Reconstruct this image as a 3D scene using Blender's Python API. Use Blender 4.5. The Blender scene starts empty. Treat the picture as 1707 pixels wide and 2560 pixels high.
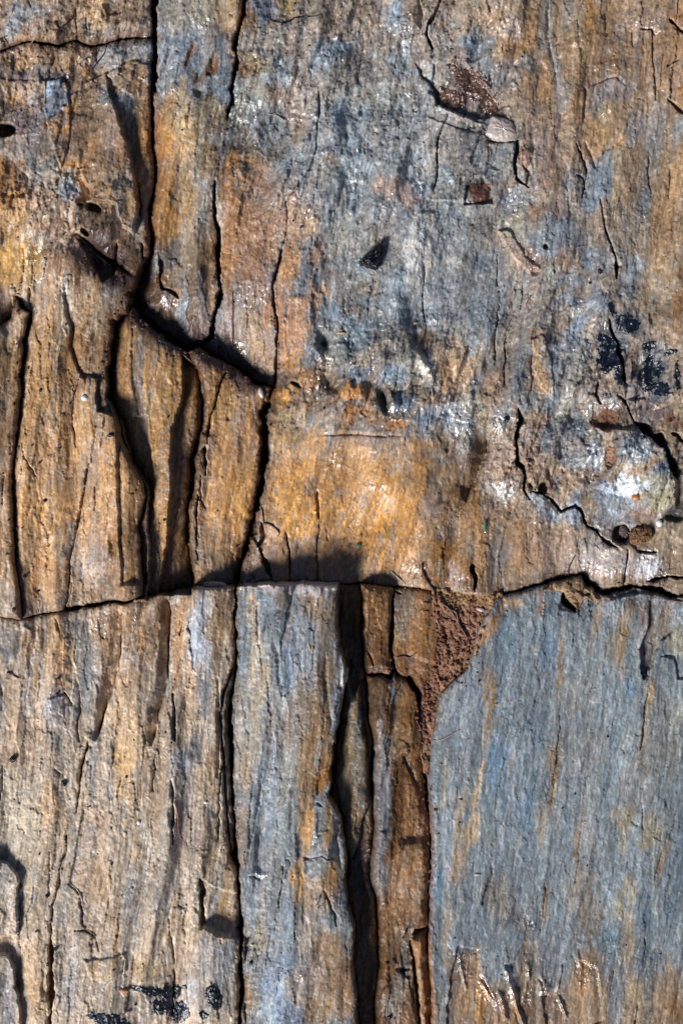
import bpy, math
import numpy as np
from mathutils import Vector
C = bpy.context.scene
S = 0.0002                       # one unit of the layout is 0.2 mm
CX, CY = 853.5, 1280.0
# ------------------------------------------------------------------ camera, light, exposure
DIST = 6500.0
cam = bpy.data.objects.new('camera', bpy.data.cameras.new('camera')); C.collection.objects.link(cam)
cam.location = (0, 0, DIST * S); cam.data.sensor_fit = 'VERTICAL'; cam.data.sensor_height = 24
cam.data.lens = 24 * DIST / 2560; cam.data.clip_start = 0.05; cam.data.clip_end = 50
C.camera = cam
ELEV = math.radians(35); DX, DY = 0.655, 0.755
w = bpy.data.worlds.new('World'); C.world = w; w.use_nodes = True
nt = w.node_tree; bg = nt.nodes['Background']; sky = nt.nodes.new('ShaderNodeTexSky')
sky.sky_type = 'NISHITA'; sky.sun_disc = False; sky.air_density = 0.5; sky.dust_density = 0.2; sky.sun_elevation = ELEV
sky.sun_rotation = math.atan2(-DX, -DY) % (2 * math.pi)
nt.links.new(sky.outputs[0], bg.inputs[0]); bg.inputs[1].default_value = 0.065
sl = bpy.data.lights.new('sun', 'SUN'); sl.energy = 5.0; sl.angle = math.radians(15.0); sl.color = (1.0, 0.98, 0.96)
sun = bpy.data.objects.new('sun', sl); C.collection.objects.link(sun)
sun.rotation_euler = Vector((DX * math.cos(ELEV), DY * math.cos(ELEV), -math.sin(ELEV))).to_track_quat('-Z', 'Y').to_euler()
C.view_settings.view_transform = 'Standard'; C.view_settings.look = 'None'
C.view_settings.exposure = 0.1; C.view_settings.gamma = 1.0

# ------------------------------------------------------------------ grid and noise
f32 = np.float32
STEP = 2.0
gx = np.arange(-140, 1848, STEP, dtype=f32); gy = np.arange(-140, 2701, STEP, dtype=f32)
X, Y = np.meshgrid(gx, gy)
NY, NX = X.shape
LAT = np.random.RandomState(7).rand(64, 256, 256).astype(f32)
def vn(u, v, s):
    L = LAT[s % 64]
    iu = np.floor(u); iv = np.floor(v); fu = (u - iu).astype(f32); fv = (v - iv).astype(f32)
    iu = iu.astype(np.int32) & 255; iv = iv.astype(np.int32) & 255
    iu1 = (iu + 1) & 255; iv1 = (iv + 1) & 255
    fu = fu * fu * (3 - 2 * fu); fv = fv * fv * (3 - 2 * fv)
    a = L[iv, iu]; b = L[iv, iu1]; c = L[iv1, iu]; d = L[iv1, iu1]
    a = a + (b - a) * fu; c = c + (d - c) * fu
    return (a + (c - a) * fv) * 2 - 1
def fbm(u, v, s, o=4, g=0.5):
    t = 0; a = 1.0; n = 0
    for k in range(o):
        t = t + a * vn(u, v, s + k); n += a
        u, v = u * 1.93 + v * 0.31 + 11.3, v * 1.93 - u * 0.31 + 5.7
        a *= g
    return t / n
def sfbm(u, v, s, o=4, g=0.55):          # octaves without turning, keeps the grain direction
    t = 0; a = 1.0; n = 0
    for k in range(o):
        t = t + a * vn(u + 17.7 * k, v + 9.1 * k, s + k); n += a
        u, v = u * 2.05, v * 1.7; a *= g
    return t / n
def facet(u, v, s):                      # chipped cells, each with a plane of its own
    best = np.full(u.shape, 9e9, f32); h = np.zeros(u.shape, f32)
    iu = np.floor(u).astype(np.int32); iv = np.floor(v).astype(np.int32)
    A, B, D, E = LAT[s % 64], LAT[(s + 1) % 64], LAT[(s + 2) % 64], LAT[(s + 3) % 64]
    for dj in (-1, 0, 1):
        for di in (-1, 0, 1):
            a = (iu + di) & 255; b = (iv + dj) & 255
            px = iu + di + A[b, a]; py = iv + dj + B[b, a]
            ex = u - px; ey = v - py
            d = ex * ex + ey * ey
            m = d < best
            pl = (D[b, a] - .5) * 2 * ex + (E[b, a] - .5) * 1.2 * ey + (A[(b + 7) & 255, a] - .5) * 0.9
            h = np.where(m, pl, h); best = np.where(m, d, best)
    return h.astype(f32)
def sstep(a, b, t):
    t = np.clip((t - a) / (b - a), 0, 1); return t * t * (3 - 2 * t)

WX = fbm(X / 70, Y / 110, 1, 3) * 7 + vn(X / 14, Y / 17, 5) * 2.2 + vn(X / 5.5, Y / 6, 6) * 1.0
WY = fbm(X / 80, Y / 80, 9, 3) * 7 + vn(X / 13, Y / 15, 13) * 2.0 + vn(X / 5.5, Y / 6, 14) * 1.0
XW = (X + WX).astype(f32); YW = (Y + WY).astype(f32)

Q = 600 / 1568.0
ORG = {'A1': (0, 0), 'A2': (550, 0), 'A3': (1107, 0), 'B1': (0, 620), 'B2': (550, 620), 'B3': (1107, 620),
       'C1': (0, 1240), 'C2': (550, 1240), 'C3': (1107, 1240), 'D1': (0, 1860), 'D2': (550, 1860), 'D3': (1107, 1860)}
def cp(k, pts):
    ox, oy = ORG[k]; return [(ox + p[0] * Q, oy + p[1] * Q) for p in pts]
def win(x0, x1, y0, y1):
    i0 = max(0, int((x0 - gx[0]) / STEP)); i1 = min(NX, int((x1 - gx[0]) / STEP) + 2)
    j0 = max(0, int((y0 - gy[0]) / STEP)); j1 = min(NY, int((y1 - gy[0]) / STEP) + 2)
    return (slice(j0, max(j1, j0)), slice(i0, max(i1, i0)))
def seg(px, py, a, b):
    dx, dy = b[0] - a[0], b[1] - a[1]; L = dx * dx + dy * dy + 1e-9
    t = np.clip(((px - a[0]) * dx + (py - a[1]) * dy) / L, 0, 1)
    ex = px - a[0] - t * dx; ey = py - a[1] - t * dy
    return ex * ex + ey * ey, t, dx * (py - a[1]) - dy * (px - a[0])
def polyline(pts, R):
    xs = [p[0] for p in pts]; ys = [p[1] for p in pts]
    s = win(min(xs) - R - 12, max(xs) + R + 12, min(ys) - R - 12, max(ys) + R + 12)
    px, py = XW[s], YW[s]; best = np.full(px.shape, 1e9, f32); al = np.zeros(px.shape, f32); side = np.zeros(px.shape, f32)
    lens = [math.dist(pts[i], pts[i + 1]) for i in range(len(pts) - 1)]; T = sum(lens); acc = 0
    for i in range(len(pts) - 1):
        d, t, c = seg(px, py, pts[i], pts[i + 1]); m = d < best
        best = np.where(m, d, best); al = np.where(m, (acc + t * lens[i]) / T, al); side = np.where(m, np.sign(c), side); acc += lens[i]
    return s, np.sqrt(best), al, side
def polysdf(pts, px, py):
    best = np.full(px.shape, 1e9, f32); ins = np.zeros(px.shape, bool); n = len(pts)
    for i in range(n):
        a, b = pts[i], pts[(i + 1) % n]
        d, _, _ = seg(px, py, a, b); best = np.minimum(best, d)
        if a[1] != b[1]:
            c = ((a[1] > py) != (b[1] > py)) & (px < (b[0] - a[0]) * (py - a[1]) / (b[1] - a[1]) + a[0])
            ins ^= c
    d = np.sqrt(best); return np.where(ins, -d, d).astype(f32)

# ------------------------------------------------------------------ relief
H = np.zeros(X.shape, f32)
CHN = facet((X + WX * 2) / 13, (Y + WY * 2) / 22, 33) * .5 + vn(X / 15, Y / 20, 37)
def crack(k, pts, wd=3.0, depth=15.0, taper=True):
    p = cp(k, pts) if k else pts
    s, d, al, sd = polyline(p, wd * 2)
    ww = wd * .5 * (0.95 + 0.75 * vn(X[s] / 19, Y[s] / 23, 20) + .3 * vn(X[s] / 6, Y[s] / 7, 23))
    if taper: ww = ww * np.clip(np.minimum(al, 1 - al) * 7 + .25, 0, 1)
    ww = np.maximum(ww, 0.7)
    f = 1 - sstep(ww * .55, ww * 1.25 + 1.0, d)
    H[s] -= f * depth
    lip = (1 - sstep(ww * 1.2, ww * 2 + 8, d)) * np.clip(CHN[s] + .1, 0, 1); H[s] -= lip * min(depth * .3, 6)
def valley(k, pts, depth, wl, wr, taper=True):     # wl: width on the smaller-x side of a line drawn downwards
    p = cp(k, pts) if k else pts
    s, d, al, sd = polyline(p, max(wl, wr))
    ww = np.where(sd > 0, wl, wr)
    f = np.clip(1 - d / ww, 0, 1) ** 1.4
    if taper: f = f * np.clip(np.minimum(al, 1 - al) * 5 + .15, 0, 1)
    H[s] -= f * depth
def ridge(k, pts, h, wd):
    p = cp(k, pts) if k else pts
    s, d, al, sd = polyline(p, wd)
    f = np.clip(1 - d / wd, 0, 1); H[s] += f * h * np.clip(np.minimum(al, 1 - al) * 6, 0, 1)
def layer(k, pts, dz, wd=5.0, grad=None):
    p = cp(k, pts) if k else pts
    xs = [q[0] for q in p]; ys = [q[1] for q in p]
    s = win(min(xs) - wd - 12, max(xs) + wd + 12, min(ys) - wd - 12, max(ys) + wd + 12)
    d = polysdf(p, XW[s], YW[s]); f = sstep(wd * .5, -wd * .5, d)
    if grad:
        (x0, y0), (x1, y1) = cp(k, grad) if k else grad
        L = (x1 - x0) ** 2 + (y1 - y0) ** 2
        g = np.clip(((X[s] - x0) * (x1 - x0) + (Y[s] - y0) * (y1 - y0)) / L, 0, 1); f = f * g
    H[s] += f * dz
def ell(k, x, y, rx, ry, rot, m=1.5, px=None, py=None):
    if k: ox, oy = ORG[k]; x, y, rx, ry = ox + x * Q, oy + y * Q, rx * Q, ry * Q
    R = max(rx, ry) * m + 14; s = win(x - R, x + R, y - R, y + R) if m < 90 else (slice(0, NY), slice(0, NX))
    a = math.radians(rot); ca, sa = math.cos(a), math.sin(a)
    ex = (XW if px is None else px)[s] - x; ey = (YW if py is None else py)[s] - y
    u = (ex * ca + ey * sa) / rx; v = (-ex * sa + ey * ca) / ry
    return s, np.sqrt(u * u + v * v)
def bump(k, x, y, rx, ry, h, rot=0, hard=0.0):
    s, d = ell(k, x, y, rx, ry, rot)
    H[s] += h * (1 - sstep(hard, 1.25, d))

# grain: wandering coordinate across the fibres
G = X + 0.07 * Y + fbm(X / 420, Y / 520, 30, 2) * 45 + fbm(X / 120, Y / 260, 33, 2) * 9 + fbm(X / 34, Y / 70, 22, 3) * 5
G2 = X + 0.30 * Y + fbm(X / 260, Y / 300, 36, 2) * 50
# how fibrous (1) or lumpy (0) the stone is
FIB = np.full(X.shape, 0.9, f32)
def region(arr, x, y, rx, ry, val, st=1.0):
    s, d = ell(None, x, y, rx, ry, 0, 1.7)
    m = (1 - sstep(.6, 1.5, d)) * st; arr[s] = arr[s] * (1 - m) + val * m
region(FIB, 950, 300, 420, 380, 0.2); region(FIB, 1400, 900, 330, 260, 0.3); region(FIB, 120, 120, 280, 200, .15)
region(FIB, 960, 960, 220, 160, 0.1); region(FIB, 1500, 1200, 260, 160, .2); region(FIB, 850, 1250, 240, 150, .25)
region(FIB, 150, 500, 160, 120, .2); region(FIB, 1500, 300, 200, 300, .7)
SLAB = sstep(1070, 1110, X) * sstep(1500, 1560, Y)
AMP = np.ones(X.shape, f32); region_ = None
for q_ in [(850, 1240, 290, 200, .36), (950, 350, 330, 300, .72), (1200, 800, 250, 250, .75), (1450, 1350, 250, 110, .6), (1600, 700, 130, 200, .8)]:
    s_, d_ = ell(None, q_[0], q_[1], q_[2], q_[3], 0, 1.7); m_ = 1 - sstep(.6, 1.4, d_); AMP[s_] = AMP[s_] * (1 - m_) + q_[4] * m_
AMP = AMP * (1 - 0.66 * SLAB)
FW = fbm(X / 24, Y / 30, 10, 4, .6) * 9; FV = fbm(X / 22, Y / 26, 11, 4, .6) * 14
fibre = sfbm((G + FW * .8) / 36, (Y + FV * 3) / 300, 2, 5, .52)
spl = facet((G + FW) / 27, (Y + FV * 3) / 120, 12); spl2 = facet((G + FW) / 10, (Y + FV * 2) / 48, 19)
lump = fbm(G2 / 70, Y / 100, 23, 5, .55); chip = facet((G2 + FW * 1.6) / 44, (Y + FV * 1.3) / 72, 27); chip2 = facet((G2 + FW) / 14, (Y + FV) / 26, 31)
small = fbm(G2 / 17, Y / 28, 55, 4, .62)
u3 = X + .42 * Y + FW * 1.2; v3 = Y - .42 * X
slant = fbm(u3 / 26, v3 / 120, 58, 4, .55); slcell = facet((u3 + FV) / 24, (v3 + FW * 3) / 95, 40)
det = (1 - FIB) * (slant * 18 + slcell * 6) + FIB * (fibre * 8 + spl * 4.6 + spl2 * 1.5) + (1 - FIB) * (lump * 19 + chip * 3.0 + chip2 * 1.6 + small * 6.0) + lump * 4 + small * 1.8
H += det * AMP
H += (FIB * sfbm(G / 92, Y / 520, 11, 2, .45) * 40 + (1 - FIB) * (fbm(G2 / 150, Y / 190, 8, 3, .5) * 34 + sfbm((X + .42 * Y) / 70, (Y - .42 * X) / 240, 12, 2, .5) * 24)) * (1 - .75 * SLAB)
RGH = .25 + 1.3 * sstep(-.25, .35, fbm(G2 / 60, Y / 120, 40, 3) + .3 * spl)
H += AMP * (sfbm(G / 7, Y / 46, 41, 3, .7) * .8 * (0.3 + FIB) + fbm(X / 7, Y / 9, 44, 3, .75) * 1.2 * RGH)
H += SLAB * sfbm((X + .17 * Y + FW) / 30, Y / 160, 10, 4, .6) * 4.5 + SLAB * (facet((G + .12 * Y + FW) / 15, (Y + FV) / 50, 50) * 1.8 + sfbm((G + .12 * Y) / 9, Y / 50, 53, 3, .7) * .9)

# broad form
valley('A1', [(470, 1520), (560, 1570), (660, 1640), (740, 1700), (860, 1800)], 34, 8, 10, True); bump(None, 250, 640, 110, 46, -30, 36)
bump(None, 1590, 1130, 75, 60, 12); bump(None, 1440, 1370, 170, 80, 8); bump(None, 1150, 1330, 60, 160, -10)
bump(None, 1000, 250, 200, 200, 7); bump(None, 150, 900, 90, 200, 5)
bump('A1', 90, 420, 90, 90, 7); bump('A1', 250, 380, 90, 70, 8); bump('A1', 450, 345, 75, 65, 9); bump('A1', 660, 80, 70, 90, 7, 20, .3)
bump('A1', 800, 110, 150, 110, 6); bump('A1', 1500, 200, 60, 60, -6)
for a in [(1240, 370, 22, 90, 20), (1390, 430, 24, 90, 20), (1310, 500, 22, 70, 25)]: bump('A1', *a[:4], -13, a[4])
layer('A1', [(440, 560), (690, 470), (725, 640), (800, 820), (850, 1000), (890, 1200), (908, 1400), (880, 1530), (810, 1490), (770, 1340), (600, 1310), (470, 1000)],
      38, 4, [(470, 700), (860, 860)])
layer('A1', [(285, 525), (425, 505), (455, 700), (450, 900), (400, 1100), (330, 900), (290, 700)], 9, 4)
layer('A1', [(-200, 535), (290, 520), (300, 860), (120, 880), (-200, 980)], 5, 5)
layer('A1', [(-200, 960), (60, 990), (210, 1170), (190, 1300), (-200, 1250)], -9, 12)
layer('A1', [(690, 480), (840, 400), (960, 420), (975, 640), (860, 640), (760, 560)], 6, 6)
bump('A1', 30, 835, 65, 42, -60, 0, .6); bump('A1', 610, 1358, 55, 26, -50, 24, .65); bump('A1', 520, 1342, 16, 12, -25)
bump('A1', 550, 1520, 35, 16, -40, 35, .5); bump('A1', 520, 1092, 20, 13, -20); bump('A1', 1310, 600, 40, 55, -14)
layer('A1', [(500, 1560), (640, 1625), (775, 1580), (765, 1790), (680, 1829), (640, 1750)], -22, 6)
layer('B1', [(480, 900), (540, 815), (645, 850), (640, 1060), (780, 1110), (860, 1390), (970, 1560), (980, 1960), (960, 2300), (700, 2300), (520, 2000)],
      46, 4, [(470, 1300), (820, 1300)])
bump('B1', 570, 830, 60, 18, -8)
layer('B1', [(1195, 700), (1330, 820), (1330, 1100), (1280, 1400), (1240, 1829), (1250, 2260), (1020, 2260), (1085, 1900), (1110, 1500), (1130, 1180), (1195, 950)], -42, 4)
layer('B1', [(870, 520), (900, 500), (960, 700), (930, 1000), (900, 1110), (860, 900)], -5, 6)
layer('B1', [(760, 1100), (960, 1100), (1000, 1500), (960, 2200), (800, 2200)], -16, 8)
valley('B1', [(430, 300), (440, 430), (480, 520), (468, 640), (500, 740), (540, 830)], 14, 5, 26, False)
valley('B1', [(640, 500), (580, 700), (560, 810)], 10, 12, 5)
valley('B1', [(395, 560), (375, 800), (370, 1200)], 5, 14, 5)
valley('B1', [(625, 1080), (630, 1200), (600, 1400), (545, 1560)], 9, 9, 6)
layer('D1', [(-200, 690), (60, 760), (120, 830), (138, 950), (125, 1240), (60, 1255), (-200, 1240)], 24, 4)
layer('D1', [(-200, 1340), (60, 1375), (100, 1450), (128, 1700), (135, 1950), (-200, 1950)], 28, 4)
layer('D1', [(1320, 1190), (1420, 1240), (1600, 1275), (1600, 1950), (1150, 1950), (1250, 1400), (1290, 1210)], 26, 3, [(1400, 2100), (1400, 1300)])
layer('D1', [(1312, 880), (1400, 950), (1600, 1000), (1600, 1260), (1420, 1230), (1330, 1190), (1318, 1180)], -9, 4)
layer('D1', [(545, 420), (600, 450), (720, 900), (740, 1080), (640, 1250), (560, 1190), (545, 980), (470, 900)], -6, 5)
layer('D1', [(550, 1400), (820, 1380), (830, 1480), (700, 1550), (600, 1520)], 6, 5)
valley('C1', [(800, 760), (790, 950), (775, 1120), (745, 1250), (700, 1380), (650, 1530)], 32, 30, 3, False)
valley('C1', [(1100, 690), (1112, 900), (1106, 1200), (1040, 1400), (1010, 1560)], 34, 30, 3, False)
valley('C1', [(140, 820), (120, 1000), (90, 1150)], 8, 16, 4)
valley('C1', [(300, 850), (280, 1000)], 7, 10, 4)
valley('C1', [(470, 1050), (525, 1250), (530, 1420), (515, 1520)], 6, 14, 3)
layer('C1', [(320, 1320), (430, 1310), (430, 1500), (330, 1500)], 5, 5)
bump('C1', 650, 440, 90, 130, 10, 20); bump('C1', 740, 310, 26, 90, -13)
bump('C1', 1300, 850, 60, 230, 7)
valley('C1', [(1420, 1200), (1440, 1300), (1430, 1829)], 9, 9, 3, False)
valley('B3', [(300, 1180), (292, 1350), (235, 1500), (145, 1660)], 44, 50, 9)
valley('B3', [(60, 1240), (20, 1330)], 12, 14, 6)
layer('B3', [(570, 600), (640, 560), (700, 700), (720, 1000), (640, 900), (590, 780)], 5, 4)
for a in [(680, 600, 45, 110, -22, -30), (715, 880, 45, 80, -24, -30), (1065, 985, 38, 110, -28, -22), (820, 800, 40, 50, -7, 0), (960, 870, 60, 40, -6, 0)]: bump('B2', *a[:5], a[5])
for a in [(640, 690, 30, 80, 13, -30), (870, 930, 90, 70, 16, 0), (1130, 1000, 50, 80, 15, -20), (1330, 760, 30, 130, 12, -22), (1180, 360, 55, 30, 6, 0), (1240, 700, 30, 140, 7, 0), (1000, 1020, 60, 40, 6, 0)]: bump('B2', *a[:5], a[5])
valley('B2', [(640, 1220), (900, 1225), (1180, 1240)], 5, 4, 10)
valley('B2', [(1100, 970), (1330, 870)], 4, 6, 4)
bump('B2', 490, 885, 34, 14, -30, 35, .5); bump('B2', 500, 330, 50, 30, 6); bump('B2', 440, 470, 35, 45, 5)
layer('A2', [(1280, 1390), (1420, 1400), (1430, 1700), (1300, 1850), (1210, 1830), (1230, 1600)], 6, 16)
layer('A2', [(490, 560), (640, 545), (645, 780), (480, 715)], 4, 14)
layer('A2', [(790, 1000), (980, 1000), (950, 1185), (860, 1180)], 5, 16)
bump('A2', 340, 960, 80, 90, -9); bump('A2', 130, 930, 80, 60, -12); bump('A2', 1000, 1060, 60, 50, 4)
valley('A2', [(1275, 400), (1330, 500), (1400, 580), (1420, 680)], 16, 5, 22)
valley('A2', [(1310, 0), (1330, 100), (1300, 200), (1270, 260)], 11, 14, 4)
layer('A3', [(-60, 420), (20, 395), (120, 395), (200, 470), (330, 620), (410, 700), (300, 765), (200, 760), (0, 690), (-90, 600)], -15, 7)
ridge('A3', [(-60, 660), (0, 715), (140, 760), (290, 820)], 8, 7)
layer('A3', [(190, 1150), (250, 1150), (330, 1260), (320, 1330), (130, 1340), (140, 1220)], -13, 4)
layer('A3', [(290, 1600), (480, 900), (470, 1080), (300, 1130), (0, 1100)], 1, 6)
valley('A3', [(690, 0), (700, 250), (735, 480), (745, 650)], 6, 10, 4)
valley('A3', [(930, 560), (920, 800)], 7, 4, 12)
valley('A3', [(930, 900), (1000, 1080), (1060, 980), (1190, 880)], 7, 8, 5)
valley('A3', [(960, 560), (1060, 520), (1130, 510), (1160, 550)], 6, 4, 10)
layer('A3', [(-100, 760), (290, 880), (300, 930), (480, 940), (465, 1090), (350, 1350), (-100, 1300)], 5, 5)
layer('A3', [(370, 1500), (450, 1500), (520, 1680), (620, 1760), (570, 1800), (430, 1660)], 7, 6)
bump('A3', 590, 1780, 40, 26, -16); bump('A3', 668, 1610, 18, 20, -26, 0, .4)
layer('B3', [(1000, 1180), (1230, 1180), (1330, 1200), (1440, 1300), (1510, 1500), (1500, 1700), (1000, 1560), (1060, 1450), (1080, 1250)], 12, 10)
bump('B3', 1055, 1130, 80, 70, -16, 0, .5); bump('B3', 1090, 1365, 32, 75, -17, 0, .5)
layer('B3', [(1110, 560), (1280, 600), (1300, 800), (1330, 980), (1190, 990), (1180, 850), (1150, 700)], -9, 6)
bump('B3', 1230, 160, 60, 80, 6); bump('B3', 1510, 1760, 70, 35, -18, 0, .4)
bump('B3', 665, 1560, 26, 45, -45, 10, .5); bump('B3', 580, 1540, 14, 22, -20)
bump('B3', 690, 1460, 18, 40, -14)
bump('C3', 1170, 250, 60, 60, -42, 0, .6); layer('C3', [(1220, 190), (1350, 190), (1410, 240), (1400, 360), (1280, 365), (1220, 300)], -6, 4)
crack('C3', [(1280, 362), (1400, 366)], 5, 16)
layer('C3', [(1340, 680), (1520, 680), (1500, 880), (1430, 950), (1330, 1150), (1290, 1160), (1280, 1000), (1330, 850)], -20, 5, [(1500, 700), (1330, 900)])
layer('C3', [(1430, 1040), (1520, 1060), (1530, 1200), (1800, 1200), (1800, 1000)], -9, 5)
layer('C3', [(790, 655), (870, 650), (900, 700), (860, 765), (800, 720)], -30, 5)
layer('C3', [(1010, 590), (1380, 600), (1560, 690), (1380, 640), (1240, 630), (1100, 670)], -12, 6)
layer('D3', [(90, 1310), (230, 1340), (240, 1500), (350, 1700), (350, 1950), (0, 1950), (50, 1500)], -9, 4)
layer('D3', [(400, 1430), (440, 1420), (530, 1300), (600, 1300), (620, 1550), (600, 1950), (520, 1950)], -7, 6)
layer('D3', [(780, 1440), (860, 1400), (1000, 1450), (1040, 1800), (700, 1950), (640, 1660), (760, 1600)], -7, 6)
for p, h, wd in [([(95, 1330), (130, 1500), (160, 1620)], 6, 6), ([(400, 1430), (450, 1600), (520, 1829), (540, 1900)], 13, 9), ([(350, 1590), (390, 1700), (430, 1810)], 9, 7), ([(240, 1540), (300, 1640), (350, 1710)], 10, 7),
                 ([(750, 1640), (790, 1740), (810, 1800)], 8, 6), ([(870, 1330), (900, 1480), (880, 1640)], 7, 8), ([(550, 1420), (560, 1560)], 6, 6)]: ridge('D3', p, h, wd)
valley('D3', [(300, 900), (250, 1060)], 9, 10, 5); bump('D3', 660, 1590, 60, 60, 8, 20); valley('D3', [(620, 1500), (660, 1645), (760, 1590)], 7, 5, 5)
layer('C2', [(215, 270), (260, 330), (310, 520), (330, 590), (110, 590), (150, 450), (170, 370)], 8, 3)
valley('C2', [(690, 200), (715, 300)], 4, 4, 4)
# lower middle: splintered ridges
valley('D2', [(470, 300), (470, 700), (440, 850), (400, 1050), (360, 1350), (320, 1500)], 6, 12, 3)
valley('D2', [(660, 150), (650, 330), (615, 430)], 12, 9, 3)
ridge('D2', [(690, 330), (630, 420), (605, 600)], 7, 8)
valley('D2', [(290, 150), (240, 500), (195, 750)], 5, 8, 3)
valley('D2', [(200, 870), (270, 890)], 8, 3, 8); bump('D2', 255, 850, 50, 25, 5)
valley('D2', [(820, 480), (770, 600), (800, 800)], 9, 12, 5)
valley('D2', [(530, 720), (600, 745), (650, 720)], 6, 3, 8); bump('D2', 700, 1100, 60, 120, 4)
valley('C2', [(350, 900), (400, 1080), (390, 1250)], 7, 12, 3); valley('C2', [(480, 740), (420, 900), (400, 1050)], 7, 4, 14)
valley('C2', [(255, 640), (250, 900), (290, 1250)], 5, 4, 10); valley('C2', [(690, 1000), (700, 1300), (730, 1500)], 7, 14, 4)
ridge('C2', [(795, 1000), (800, 1120), (790, 1260)], 7, 7)
layer('D2', [(1130, 100), (1380, 60), (1380, 620), (1160, 650), (1120, 720), (1130, 300)], -12, 26, [(1000, 300), (1200, 300)])
layer('D2', [(1160, 690), (1250, 640), (1370, 680), (1365, 1240), (1100, 1200), (1130, 1000)], 4, 22)
layer('D2', [(1060, 1620), (1140, 1480), (1230, 1540), (1290, 1829), (1290, 1950), (1030, 1950)], 9, 5)
valley('D2', [(1190, 60), (1250, 200), (1320, 330)], 9, 5, 20); valley('D2', [(1180, 1340), (1210, 1620)], 8, 8, 4)
valley('C2', [(1130, 1180), (1120, 1300), (1100, 1420)], 8, 16, 4); ridge('C2', [(1240, 1420), (1240, 1560)], 5, 6)
layer('C2', [(940, 600), (1120, 590), (1110, 900), (1090, 1120), (960, 1130), (930, 900)], 7, 10)
layer('C2', [(1230, 610), (1390, 620), (1430, 900), (1400, 1100), (1240, 1040)], 6, 10)

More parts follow.
